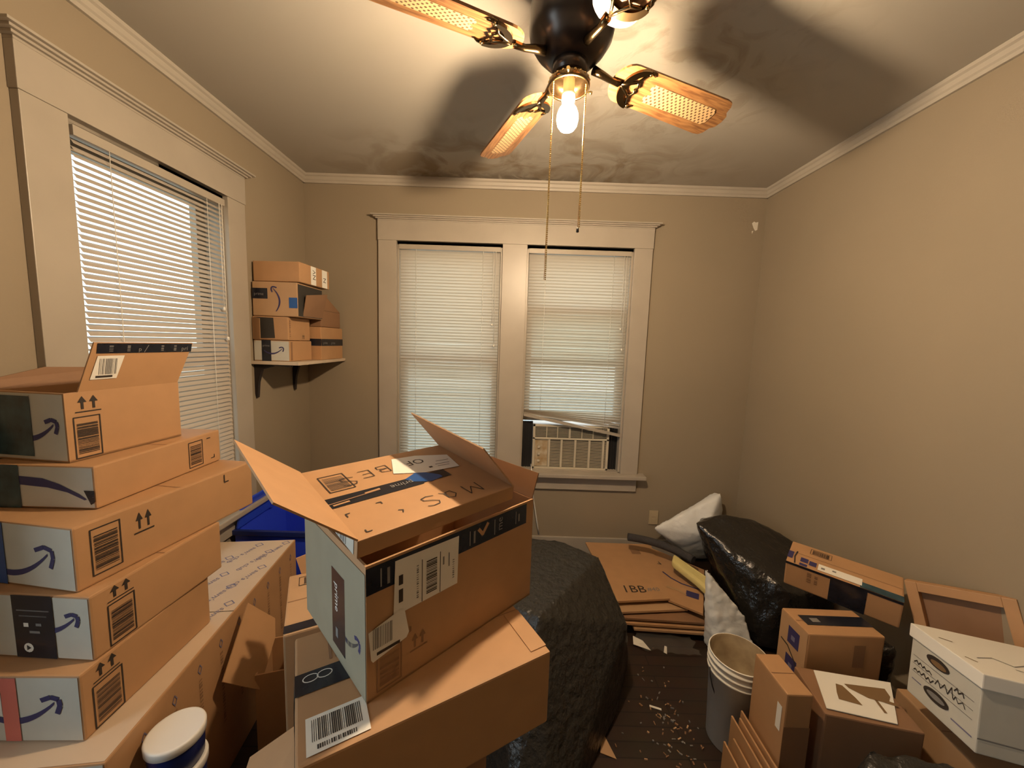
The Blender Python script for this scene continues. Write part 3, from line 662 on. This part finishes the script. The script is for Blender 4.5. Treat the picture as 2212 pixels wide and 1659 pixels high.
for i in range(3):
    r = thing('storage_tub', ('lowest', 'middle', 'uppermost')[i] + ' of three round navy tubs with white lids by the left stack', 'tub', (*plp, .2355 + i * .0885), group=None)
    mb = MB(); mb.lathe([(0, 0), (.052, 0), (.055, .004), (.058, .070), (.0575, .074), (0, .074)], 'navyp', seg=40); mb.build('tub_body', r)
    mb = MB(); mb.lathe([(.0592, .064), (.0612, .066), (.0618, .083), (.0605, .0865), (.057, .088), (.053, .0868), (0, .0868)], 'white', seg=48); mb.build('lid', r)
# small open carton leaning on the printed one
s_ = Carton('cardboard_box', 'small open carton with a bent flap, between left stack and centre boxes', (-.842, 1.158, 0), .30, (.095, .17, .345), open_top=True, m='kraft')
mb = MB(); rtI = Matrix.LocRotScale(Vector((-.842, 1.158, 0)), Euler((0, 0, .30)), None).inverted()
mb.slab([rtI @ Vector(q) for q in ((-.893, 1.082, .395), (-.913, 1.235, .552), (-.852, 1.286, .455), (-.838, 1.262, .40), (-.832, 1.160, .290))], .004, 'kraft', (-.8, .3, -.4)); mb.build('flap', s_.root)
# grey-lit carton behind the centre stack
J = Carton('cardboard_box', 'tall carton with black tape along its near edge, behind the centre stack', (-.575, .899, 0), .485, (.30, .279, .72), m='kraft2')
p = J.on('top'); p.rect(.0, .005, .30, .030, 'tape', 1).barcode(.03, .21, .14, .045, True, 9); p.build('tape_and_print', J.root)
mb = MB(); mb.slab([(.035, .275, .72), (.10, .275, .72), (.085, .29, .785), (.02, .29, .770)], .004, 'kraft', (0, -1, 0)); mb.build('flap', J.root)

# ---------------------------------------------------------------- centre stack
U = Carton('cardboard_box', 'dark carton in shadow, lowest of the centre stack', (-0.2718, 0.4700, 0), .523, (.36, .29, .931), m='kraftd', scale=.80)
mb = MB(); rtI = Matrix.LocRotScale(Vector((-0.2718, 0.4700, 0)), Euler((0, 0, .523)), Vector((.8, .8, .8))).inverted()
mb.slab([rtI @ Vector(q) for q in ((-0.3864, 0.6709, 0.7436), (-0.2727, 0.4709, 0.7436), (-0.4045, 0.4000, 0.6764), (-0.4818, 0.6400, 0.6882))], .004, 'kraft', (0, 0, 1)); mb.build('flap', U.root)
C2 = Carton('cardboard_box', 'wide flat carton with a white barcode label, second in the centre stack', (-0.2827, 0.4568, 0.7459), .523, (.545, .33, .193), m='kraft', end=('left', 'white_daylit'), scale=.80)
p = C2.on('top'); p.rect(0, .150, .40, .058, 'tape', 1)
for cx in (.042, .070): p.line([(cx - .012 + .015 * math.cos(a * PI / 8), .188 + .010 * math.sin(a * PI / 8)) for a in range(17)], .002, 'label', 2)
p.bars(.07, .225, .05, .09, 'kraftd', True, 4, 1, 3); p.build('tape_strip', C2.root)
p = C2.on('top', .0022); a_ = math.radians(2)
p.rect(.018, .012, .110, .078, 'label').bars(.028, .036, .090, .046, 'ink', True, 26, 1, 2).bars(.036, .019, .07, .009, 'ink', True, 18, 1, 9); p.build('barcode_label', C2.root)
p = C2.on('left', .002); p.rect(.12, .02, .05, .17, 'bluetape').poly([(.17, .19), (.20, .19), (.24, .02), (.19, .02)], 'navy', 1); p.build('blue_tape', C2.root)
mb = MB(); mb.box((.50, .02, .193), (.545, .16, .1955), 'kraft', .001); mb.build('crushed_corner', C2.root)
# upper carton: open top box holding another box
C1 = Carton('cardboard_box', 'big carton with white shipping label on its front, third up in the centre stack', (-0.2209, 0.5560, 0.9007), .789, (.50, .377, .300), m='kraft', open_top=True, scale=.80)
p = C1.on('left'); p.rect(.002, .002, .373, .28, 'greenish').rect(.195, .03, .075, .19, 'tape', 1).text('prime', .215, .19, .03, 'label', -PI / 2, 2).rect(.216, .055, .013, .024, 'greyink', 2); p.smile(.285, .10, .11, .011, rot=0); p.build('end_print', C1.root)  # greenish base under the print paints in cool daylight on this side
p = C1.on('front'); p.rect(.0, .237, .47, .058, 'tape').rect(.345, .245, .003, .042, 'greyink', 1).text('m', .375, .250, .03, 'greyink', 1.57).text('e', .375, .273, .03, 'greyink', 1.57).rect(.03, .245, .003, .04, 'greyink', 1).rect(.045, .245, .006, .036, 'greyink', 1).rect(.262, .245, .003, .038, 'greyink', 1).rect(.275, .247, .006, .032, 'greyink', 1).line([(.292, .278), (.305, .262), (.322, .285)], .009, 'kraft', 1).rect(.425, .248, .003, .036, 'greyink', 1).rect(.436, .252, .006, .022, 'greyink', 1); p.build('tape_band', C1.root)
p = C1.on('front', .0028); p.poly([(.058, .165), (.225, .165), (.228, .285), (.062, .288)], 'label')
p.bars(.138, .178, .028, .080, 'ink', False, 20, 1, 5).rect(.126, .166, .0018, .10, 'ink', 1).rect(.174, .166, .0018, .10, 'ink', 1).bars(.113, .18, .005, .08, 'greyink', False, 15, 1, 7).bars(.210, .185, .005, .05, 'greyink', False, 9, 1, 8).rect(.182, .23, .004, .02, 'greyink', 1).rect(.198, .22, .003, .034, 'greyink', 1).rect(.07, .19, .01, .03, 'ink', 1).rect(.07, .23, .01, .022, 'ink', 1); p.build('shipping_label', C1.root)
p = C1.on('front', .0040); p.poly([(.008, .095), (.012, .088), (.088, .102), (.094, .112), (.083, .172), (.074, .175), (.003, .158)], 'label').bars(.012, .115, .045, .046, 'greyink', True, 12, 1, 8).rect(.02, .099, .052, .007, 'ink', 1); p.build('barcode_label', C1.root)
p = C1.on('front', .0014); p.barcode(.022, .012, .055, .085, False, 11, 'kraftd').up_arrows(.098, .055, .045, .042, 'kraftd').line([(.025, .11), (.012, .11), (.012, .13)], .003, 'kraftd').line([(.10, .118), (.10, .108), (.088, .108)], .003, 'kraftd'); p.build('printed_marks', C1.root)
C1.flap('right', .075, math.radians(70), 'kraftd')
C0 = Carton('cardboard_box', 'carton with black handwriting and raised end flaps, topmost of the centre stack', (-0.2364, 0.5600, 1.1505), .789, (.475, .396, .043), tx=.106, ty=-.003, m='kraft', bevel=.003, seam=False, scale=.741)
p = C0.on('top')
p.rect(.0, .155, .26, .052, 'tape').rect(.26, .160, .10, .048, 'tape').poly([(.225, .205), (.285, .235), (.33, .18), (.33, .165), (.285, .155), (.24, .18)], 'bluetape', 1)
p.line([(.004, .176), (.06, .180), (.14, .186)], .004, 'kraftd', 2).line([(.012, .166), (.05, .169)], .007, 'kraft', 2).line([(.10, .187), (.14, .191)], .006, 'kraft', 2).text('prime', .24, .192, .03, 'greyink', PI, 2); p.build('packing_tape', C0.root)
p = C0.on('top', .0020); p.poly([(.215, .255), (.30, .215), (.42, .20), (.44, .30), (.34, .345), (.26, .355)], 'label'); p.text('OF', .345, .315, .05, 'ink', PI).line([(.36, .25), (.41, .245)], .003, 'greyink', 1).line([(.36, .235), (.40, .23)], .003, 'greyink', 1).line([(.375, .27), (.42, .265)], .003, 'greyink', 1).rect(.33, .235, .012, .01, 'ink', 1); p.build('paper_label', C0.root)
p = C0.on('top', .0018)
def hand(strokes, cx, cy, sc):   # pen strokes written upside down
    for st in strokes: p.line([(cx - x * sc, cy - y * sc) for x, y in st], .0028, 'ink')
Sst = [[(.9, .9), (.6, 1), (.2, .95), (.1, .7), (.4, .5), (.8, .35), (.85, .1), (.5, 0), (.1, .1)]]
hand([[(0, 0), (.05, 1), (.5, .3), (.95, 1), (1, 0)]], .385, .082, .050)
hand([[(.8, .8), (.4, .95), (.1, .6), (.3, .1), (.7, .15), (.8, .8), (.85, .2), (1.1, 0)]], .305, .082, .042)
hand(Sst, .245, .085, .050)
p.build('handwritten_word', C0.root); p = C0.on('top', .0018)
hand([[(0, 0), (0, 1), (.6, .9), (.65, .6), (.1, .5), (.7, .4), (.7, .05), (0, 0)]], .222, .325, .046)
hand([[(.7, 0), (0, 0), (0, 1), (.7, 1)], [(0, .5), (.55, .5)]], .165, .318, .046)
hand(Sst, .115, .30, .050); p.build('handwritten_word', C0.root)
p = C0.on('top', .0014); p.barcode(.028, .235, .066, .100, False, 12); p.build('barcode_print', C0.root)
for q in ([(.03, .115), (.02, .115), (.02, .100)], [(.10, .125), (.112, .125), (.112, .115)], [(.03, .03), (.03, .02), (.042, .02)], [(.13, .065), (.14, .06), (.135, .05)]): p = C0.on('top', .0014); p.line(q, .003, 'ink'); p.build('corner_mark', C0.root)
p = C0.on('left'); p.rect(.27, .003, .11, .037, 'white_daylit').bars(.29, .005, .06, .033, 'greyink', True, 4, 1, 6); p.build('end_print', C0.root)
C0.flap('left', .199, .698, 'kraft', .0, notch=.012)
C0.flap('right', .194, 2.312, 'kraft2', .0, notch=.008)

# ---------------------------------------------------------------- black covered lump
def lump(name, label, cat, pts, m, vox=.018, smooth_n=6, amp=.012, size=.10, kind=None, seed=0, parent=None):
    bm = bmesh.new()
    for q in pts: bm.verts.new(q)
    r = bmesh.ops.convex_hull(bm, input=bm.verts[:]); bmesh.ops.delete(bm, geom=[g for g in set(r['geom_interior'] + r['geom_unused']) if isinstance(g, bmesh.types.BMVert)], context='VERTS')
    bmesh.ops.recalc_face_normals(bm, faces=bm.faces[:])
    me = bpy.data.meshes.new(name); bm.to_mesh(me); bm.free(); me.materials.append(M[m])
    o = bpy.data.objects.new(name, me); COL.objects.link(o)
    a = o.modifiers.new('remesh', 'REMESH'); a.mode = 'VOXEL'; a.voxel_size = vox; a.use_smooth_shade = True
    b = o.modifiers.new('smooth', 'SMOOTH'); b.iterations = smooth_n; b.factor = .5
    tx = bpy.data.textures.new(name + '_folds', 'CLOUDS'); tx.noise_scale = size; tx.noise_depth = 3; tx.noise_basis = 'VORONOI_F2_F1' if seed % 2 else 'BLENDER_ORIGINAL'
    d = o.modifiers.new('folds', 'DISPLACE'); d.texture = tx; d.strength = amp; d.mid_level = .5; d.texture_coords = 'GLOBAL'
    if label: tag(o, label, cat)
    if parent is not None: o.parent = parent
    return o
lump('black_bag', 'large box-shaped black plastic bundle behind the centre cartons', 'bag',
     [(.10, 1.86, .50), (.277, 1.82, .505), (.445, 1.68, .505), (.13, 1.27, .505), (.02, 1.35, .50), (.64, 1.87, .01), (.60, 1.62, .01), (.47, 1.36, .01), (.28, 1.12, .01), (.17, .96, .01), (.03, .96, .01), (-.06, 1.15, .01), (-.12, 1.5, .01), (0, 1.93, .01), (.525, 1.46, .34)], 'blackrough', .012, 1, .007, .05, seed=1)
# ---------------------------------------------------------------- flattened cartons by the window
GF = None
flat = [  # corner outline, height, label
    ([(.55, 2.455), (1.002, 2.452), (.900, 1.895), (.60, 1.86)], .150, 'flattened carton printed 1BB, uppermost on the pile under the window', 'kraft'),
    ([(.985, 2.44), (1.24, 2.19), (1.035, 1.80), (.895, 1.90)], .1385, 'flattened carton with curved line, lying right of the 1BB one', 'kraft'),
    ([(.58, 2.43), (1.00, 2.42), (.985, 1.86), (.60, 1.82)], .118, 'flattened carton third from the top of the pile under the window', 'kraft2'),
    ([(.60, 2.42), (1.19, 2.18), (1.04, 1.79), (.62, 1.81)], .096, 'flattened carton in the middle of the pile under the window', 'kraftd'),
    ([(.62, 2.40), (1.18, 2.15), (1.05, 1.78), (.64, 1.80)], .074, 'flattened carton second lowest in the pile under the window', 'kraft'),
    ([(.64, 2.38), (1.17, 2.12), (1.05, 1.77), (.68, 1.79)], .052, 'flattened carton lowest in the pile under the window', 'kraft2')]
for pts, z, lab, m in flat:
    cx, cy = sum(q[0] for q in pts) / 4, sum(q[1] for q in pts) / 4
    o = thing('flattened_box', lab, 'box', (cx, cy, 0)); dz = random.uniform(-.004, .004)
    mb = MB(); mb.slab([(q[0] - cx, q[1] - cy, z) for q in pts][::-1], .005, m, (0, 0, 1)); mb.slab([(q[0] - cx, q[1] - cy, z - .0055) for q in pts][::-1], .005, m, (0, 0, 1)); mb.build('folded_board', o)
    if '1BB' in lab and 'uppermost' in lab:
        p = Print((-.10, -.245, z), (1, 0.02, 0), (0, 1, 0)); p.text('1BB', -.005, .015, .085, 'ink'); p.build('printed_text', o)
        p = Print((-.10, -.245, z), (1, 0.02, 0), (0, 1, 0)); p.text('#40', .14, .03, .045, 'greyink'); p.build('printed_number', o)
        p = Print((-.10, -.245, z), (1, 0.02, 0), (0, 1, 0)); p.rect(.17, .40, .06, .05, 'kraftd'); p.build('printed_square', o)
    if 'curved' in lab:
        p = Print((-.10, .02, z), (1, -.55, 0), (.55, 1, 0)); p.line([(.0, .06), (.05, .02), (.11, -.005), (.18, -.01), (.24, .0)], .010, 'navy').rect(.15, .05, .05, .045, 'navy').rect(.14, -.11, .065, .055, 'navy').line([(-.04, .16), (-.02, .14), (-.05, .135)], .006, 'ink'); p.build('printed_marks', o)
        p = Print((-.115, -.075, z), (1, -.35, 0), (.35, 1, 0), .002); p.poly([(.0, .0), (.06, -.008), (.10, -.035), (.11, -.03), (.07, .005), (.01, .014)], 'cleartape'); p.build('clear_tape', o)
mb = MB(); mb.slab([(.66, 2.35, .04), (1.2, 2.08, .04), (1.06, 1.83, .04), (.70, 1.84, .04)][::-1], .039, 'kraftd', (0, 0, 1)); o = mb.build('cardboard_bundle'); tag(o, 'dark folded bundle of cardboard under the pile by the window', 'cardboard')
mb = MB(); P = []
for i in range(15):
    t = i / 14; P.append(((1 - t) ** 2 * .80 + 2 * t * (1 - t) * 1.03 + t * t * 1.13, (1 - t) ** 2 * 2.335 + 2 * t * (1 - t) * 2.30 + t * t * 2.12, .262 - .02 * t))
mb.tube(P, .024, 'foamgrey', 12); o = mb.build('foam_tube'); tag(o, 'dark grey foam pipe tube lying across the flattened cartons', 'tube')
mb = MB(); mb.slab([(1.00, 2.12, .235), (1.04, 2.19, .245), (1.15, 2.00, .225), (1.20, 1.87, .19), (1.14, 1.83, .18), (1.08, 1.98, .21)][::-1], .045, 'foamyellow', (0, 0, 1)); o = mb.build('foam_pad', smooth=False)
bv = o.modifiers.new('round', 'BEVEL'); bv.width = .016; bv.segments = 3; tag(o, 'yellow foam pad slanting down beside the black trash bag', 'foam')
# ---------------------------------------------------------------- bags in the corner
lump('plastic_pillow', 'white plastic pillow bag propped up in the far right corner', 'bag',
     [(1.01, 2.47, .258), (1.445, 2.50, .53), (1.455, 2.45, .53), (1.50, 2.48, .37), (1.44, 2.44, .12), (1.14, 2.44, .19), (1.30, 2.37, .28), (1.36, 2.38, .36), (1.22, 2.53, .27), (1.38, 2.53, .35), (1.30, 2.50, .02), (1.44, 2.50, .02), (1.25, 2.45, .10)], 'whitebag', .012, 2, .014, .09)
lump('trash_bag', 'huge glossy black trash bag slumped against the right wall', 'bag',
     [(1.09, 2.07, .508), (1.10, 2.05, .505), (1.30, 2.10, .545), (1.45, 2.10, .53), (1.60, 2.10, .45), (1.60, 2.30, .40), (1.24, 2.30, .42), (1.16, 1.98, .42), (1.22, 1.88, .28), (1.25, 1.80, .12), (1.28, 1.72, .02), (1.45, 1.68, .02), (1.60, 1.68, .02), (1.62, 2.3, .02), (1.38, 2.3, .02), (1.61, 1.70, .34), (1.40, 1.70, .33), (1.28, 1.80, .35), (1.62, 1.95, .45)], 'blackbag', .016, 3, .045, .17)
lump('plastic_bag', 'crumpled white plastic bag between bucket and black trash bag', 'bag',
     [(1.00, 1.78, .41), (1.01, 1.76, .41), (1.015, 1.72, .15), (1.07, 1.66, .06), (1.07, 1.66, .0), (1.02, 1.76, .0), (1.22, 1.64, .0), (1.24, 1.66, .06), (1.20, 1.70, .20), (1.11, 1.76, .30), (1.06, 1.82, .36), (1.16, 1.80, .04)], 'whitebag', .011, 2, .022, .07, seed=1)
lump('plastic_bag', 'small black plastic bag wedged between carton and white file box', 'bag', [(1.385, 1.27, .0), (1.49, 1.27, .0), (1.50, 1.44, .0), (1.385, 1.44, .0), (1.39, 1.28, .40), (1.46, 1.26, .44), (1.47, 1.40, .40), (1.39, 1.42, .38)], 'blackbag', .014, 5, .03, .10)
lump('trash_bag', 'dark trash bag at the bottom right edge below the open cartons', 'bag', [(.92, .83, .0), (1.55, .76, .0), (1.5, .80, .0), (.97, .93, .0), (.92, .83, .41), (.99, .90, .45), (1.16, .87, .455), (1.30, .79, .44), (1.5, .72, .41), (.97, .93, .30), (1.2, .90, .30), (1.0, .70, .0), (1.4, .66, .0)], 'blackrough', .016, 5, .03, .12)
# ---------------------------------------------------------------- bucket
bk = thing('bucket', 'open white plastic bucket with a dirty inside, on the floor', 'bucket', (.898, 1.30, 0))
mb = MB(); R1 = .102; H1 = .36
mb.lathe([(0, .0), (.082, 0), (.085, .004), (.096, H1 - .075), (.102, H1 - .074), (.103, H1 - .066), (.098, H1 - .064), (.098, H1 - .050), (.104, H1 - .049), (.104, H1 - .042), (.099, H1 - .040), (.099, H1 - .026), (.1045, H1 - .025), (.1045, H1 - .018), (.100, H1 - .016), (.1005, H1 - .004), (.103, H1 - .002), (.102, H1), (.099, H1)], 'bucketw', seg=56)
mb.lathe([(.099, H1), (.096, H1 - .006), (.080, .006), (0, .006)], 'dirty', seg=56); mb.build('bucket_body', bk)
mb = MB(); mb.tube([(-.106 * math.cos(a) * 1, -.10 * math.sin(a) * .35 - .0, H1 - .06 - .17 * math.sin(a)) for a in [PI * i / 16 for i in range(17)]], .0022, 'bracket', 6); mb.build('bail_handle', bk)
# ---------------------------------------------------------------- right hand pile
R4 = Carton('cardboard_box', 'narrow upright carton beside the bucket, orange lit top', (.868, 1.026, 0), -.01, (.080, .152, .47), m='kraft')
p = R4.on('front'); p.rect(0, .20, .08, .16, 'kraftd').rect(.0, .03, .08, .12, 'tape', 1); p.build('brown_tape', R4.root)
p = R4.on('left'); p.rect(.120, .33, .02, .085, 'label'); p.build('white_sticker', R4.root)
for i, (dx, z, L, lab) in enumerate(((0, .243, .27, 'highest and nearest the narrow carton'), (-.018, .236, .27, 'second from the narrow carton'), (-.036, .226, .29, 'in the middle of the row'), (-.058, .19, .26, 'fourth from the narrow carton'), (-.080, .155, .28, 'lowest and farthest from the narrow carton'))):
    o = thing('flattened_box', 'flattened carton on edge by the bucket, ' + lab, 'box', (.852 - i * .0175, 1.185 - (0, .02, .004, .05, .03)[i], 0), (0, 0, math.radians(-91)))
    mb = MB(); mb.box((0, -.006, .0), (L, .0, z), 'kraft', .001); mb.box((.004, .0005, .0), (L - .01, .006, z - .012), 'kraft2', .001); mb.build('folded_board', o)
T2 = Carton('cardboard_box', 'carton with two navy squares and a curved line on its left side', (1.084, 1.222, 0), -.011, (.27, .135, .511), m='kraft')
p = T2.on('left'); p.rect(.002, .002, .131, .505, 'kraft2').rect(.045, .41, .055, .065, 'navy', 1).rect(.045, .30, .055, .065, 'navy', 1).rect(.062, .43, .018, .018, 'lilac', 2).rect(.062, .32, .018, .018, 'lilac', 2).line([(.015, .40), (.05, .395), (.09, .36), (.115, .30)], .006, 'ink', 1); p.build('side_print', T2.root)
p = T2.on('top'); p.rect(.03, .045, .24, .05, 'tape', 1).rect(.06, .06, .03, .02, 'greyink', 2); p.build('black_tape', T2.root)
p = T2.on('front'); p.rect(.165, .39, .04, .085, 'kraftd'); p.build('printed_mark', T2.root)
TT = Carton('cardboard_box', 'tilted long carton with white shipping label, resting on the trash bag', (1.222, 1.537, .497), -.78, (.355, .16, .116), tx=.187, ty=.017, m='kraft')
p = TT.on('front'); p.rect(.148, .0, .11, .116, 'tape').rect(.0, .105, .36 - .006, .011, 'tape'); p.bars(.075, .05, .014, .05, 'kraftd', False, 6, 0, 4).bars(.10, .05, .010, .045, 'kraftd', False, 5, 0, 5); p.build('black_tape', TT.root)
p = TT.on('top'); p.rect(.235, .0, .12, .035, 'teal'); p.build('teal_tape', TT.root)
p = TT.on('top', .002); p.rect(.105, .010, .135, .042, 'label').rect(.115, .022, .012, .012, 'greyink', 1).rect(.15, .03, .012, .01, 'greyink', 1); p.build('shipping_label', TT.root)
p = TT.on('top'); p.barcode(.07, .105, .07, .035, True, 13); p.build('barcode_print', TT.root)
for q in ((.045, .028, .026, .030), (.045, .002, .026, .016), (.075, .022, .024, .030), (.0, .03, .018, .05)): p = TT.on('top'); p.rect(*q, 'navy'); p.build('printed_square', TT.root)
p = TT.on('top'); p.line([(.028, .09), (.024, .05), (.030, .005)], .005, 'ink'); p.build('curved_line', TT.root)
V = Carton('cardboard_box', 'carton under the white printed sheet at lower right', (.985, 1.02, 0), -.20, (.255, .175, .415), m='kraftd')  # darker board colour paints in the dim light low in this pile
mb = MB(); p = Print((1.0, 1.034, .418), (.17, -.044, 0), (.069, .133, 0), .0)
sh_ = thing('printed_sheet', 'white sheet with a brown picture lying on a carton, lower right', 'picture', (1.0, 1.034, .4175), (0, 0, -.245))
mb.slab([(0, 0, .003), (.180, 0, .003), (.262, .165, .003), (.035, .150, .003)], .0025, 'label', (0, 0, 1)); mb.build('sheet_board', sh_)
p = Print((0, 0, .003), (1, 0, 0), (0, 1, 0)); p.poly([(.055, .045), (.115, .040), (.110, .065), (.095, .105), (.078, .108), (.062, .07)], 'brown').poly([(.105, .115), (.225, .13), (.222, .10), (.20, .07), (.15, .075), (.11, .10)], 'brown').rect(.165, .03, .008, .045, 'brown').poly([(.19, .085), (.225, .075), (.222, .065), (.19, .07)], 'brown', .5); p.build('brown_picture', sh_)
Wb = Carton('cardboard_box', 'pale carton supporting the white file box by the right wall', (1.335, .88, 0), -.09, (.275, .29, .365), m='kraft2')
BB = Carton('file_box', 'white file storage box with lid and writing, by the right wall', (1.260, .880, .462), -.222, (.303, .222, .19), tx=-.139, ty=.068, m='white_daylit', bevel=.003, seam=False, body='box_body')
mb = MB(); mb.box((-.006, -.006, .172), (.309, .228, .212), 'label', .003); lidb = mb.build('lid', BB.root)
p = Print((0, 0, .212), (1, 0, 0), (0, 1, 0)); p.line([(.05, .08), (.10, .10), (.13, .075), (.17, .095)], .003, 'greyink').line([(.02, .16), (.045, .15)], .004, 'brown').line([(.015, .07), (.03, .055)], .004, 'brown').line([(.12, .06), (.15, .05), (.18, .06)], .003, 'greyink'); p.build('scuff_marks', lidb)
p = BB.on('left')
def oval(cx, cy, rx, ry, m, l): p.poly([(cx + rx * math.cos(2 * PI * i / 20), cy + ry * math.sin(2 * PI * i / 20)) for i in range(20)], m, l)
oval(.095, .148, .038, .015, 'ink', 1); oval(.098, .145, .026, .008, 'brown', 2); oval(.10, .052, .042, .017, 'ink', 1); oval(.10, .052, .030, .008, 'greyink', 2)
for z in (.122, .098, .074): p.rect(.012, z, .195, .0016, 'greyink')
rd = random.Random(11)
for x0, z0_, n_, st, hh, w_ in ((.018, .104, 9, .0075, .011, .0030), (.018, .080, 10, .0075, .011, .0030), (.092, .088, 7, .010, .026, .0024), (.150, .112, 5, .008, .016, .0030), (.150, .086, 5, .009, .020, .0020)):
    q = [(x0 + k_ * st + rd.uniform(-.002, .002), z0_ + (hh if k_ % 2 else 0) * rd.uniform(.5, 1.1)) for k_ in range(n_)]; p.line(q, w_, 'ink', 1)
p.rect(.015, .05, .035, .003, 'lilac').rect(.15, .030, .06, .004, 'lilac'); p.build('end_writing', BB.root)
p = BB.on('front'); p.rect(0, .038, .303, .004, 'greyink')
for q in ([(.14, .10), (.20, .05), (.17, .13), (.23, .06), (.20, .14), (.26, .07)], [(.15, .07), (.22, .12), (.27, .10)], [(.13, .09), (.19, .13), (.24, .11)]): p.line(q, .004, 'ink')
p.build('scribble', BB.root)
ty = thing('cardboard_tray', 'shallow brown cardboard tray standing behind the white file box', 'tray', (1.525, 1.225, .368), (math.radians(-6), math.radians(-18), math.radians(-61)), 'YXZ')
mb = MB(); w, h = .26, .31; mb.box((0, .03, 0), (w, .034, h), 'kraftd'); mb.build('tray_base', ty)
mb = MB(); t = .032
for a, b in (((0, 0, 0), (t, .034, h)), ((w - t, 0, 0), (w, .034, h)), ((t, 0, h - t), (w - t, .034, h)), ((t, 0, 0), (w - t, .034, t))): mb.box(a, b, 'kraft', .002)
mb.build('tray_rim', ty)
# ---------------------------------------------------------------- floor litter
mb = MB(); rd = random.Random(5)
for i in range(150):
    t = rd.random(); x = rd.gauss(.70, .07) if t < .7 else rd.uniform(.35, 1.0); y = rd.gauss(1.33, .12) if t < .7 else rd.uniform(1.05, 1.75)
    if x > .79 and y > 1.15: continue
    a = rd.uniform(0, PI); L = rd.uniform(.002, .008); w = rd.uniform(.001, .003); ca, sa = math.cos(a), math.sin(a)
    mb.box((x - L, y - w, .0005), (x + L, y + w, rd.uniform(.002, .006)), rd.choice(('kraft2', 'greyink', 'kraftd', 'greyink', 'kraftd')), 0, Matrix.Rotation(a, 3, 'Z'))
o = mb.build('wood_shavings'); tag(o, 'scattered wood chips and dust on the dark floor near the bucket', 'debris', kind='stuff')
def scrap(name, label, cat, pts, m, z=.004, th=.002):
    mb = MB(); mb.slab([(x, y, z) for x, y in pts], th, m, (0, 0, 1)); o = mb.build(name); tag(o, label, cat); return o
scrap('paper_tag', 'small white paper tag on the floor beside the black bundle', 'paper', [(.66, 1.735), (.735, 1.70), (.715, 1.76), (.675, 1.79)], 'label', .012)
scrap('paper_scrap', 'small triangular beige paper scrap on the floor near the black bundle', 'paper', [(.375, 1.23), (.43, 1.21), (.40, 1.31)], 'kraft2')
scrap('paper_strip', 'thin pale strip lying on the dark floor under the cartons', 'paper', [(.80, 1.70), (.812, 1.69), (.83, 1.735), (.82, 1.74)], 'label')
scrap('paper_strip', 'tiny white strip among the wood chips in front of the bucket', 'paper', [(.625, 1.415), (.67, 1.40), (.672, 1.408), (.628, 1.423)], 'label')
mb = MB()
bmesh.ops.create_grid(mb.bm, x_segments=14, y_segments=8, size=.5)
for v in mb.bm.verts:
    x, y = v.co.x * .27, v.co.y * .13; x *= 1 + .3 * noise.noise(Vector((0, y * 40, 3))); y *= 1 + .5 * noise.noise(Vector((x * 22, 0, 5))); v.co = Vector((.83 + x, 1.745 + y - .1 * x, .012 + .016 * (noise.noise(Vector((x * 14, y * 14, 0))) + .6)))
mb.mi('film'); o = mb.build('plastic_film', smooth=True); tag(o, 'clear crumpled plastic film on the floor below the flattened cartons', 'plastic')
# ---------------------------------------------------------------- ground outside
mb = MB(); mb.box((-14, -10, -.75), (14, 18, -.70), 'outside'); o = mb.build('ground'); o['kind'] = 'structure'
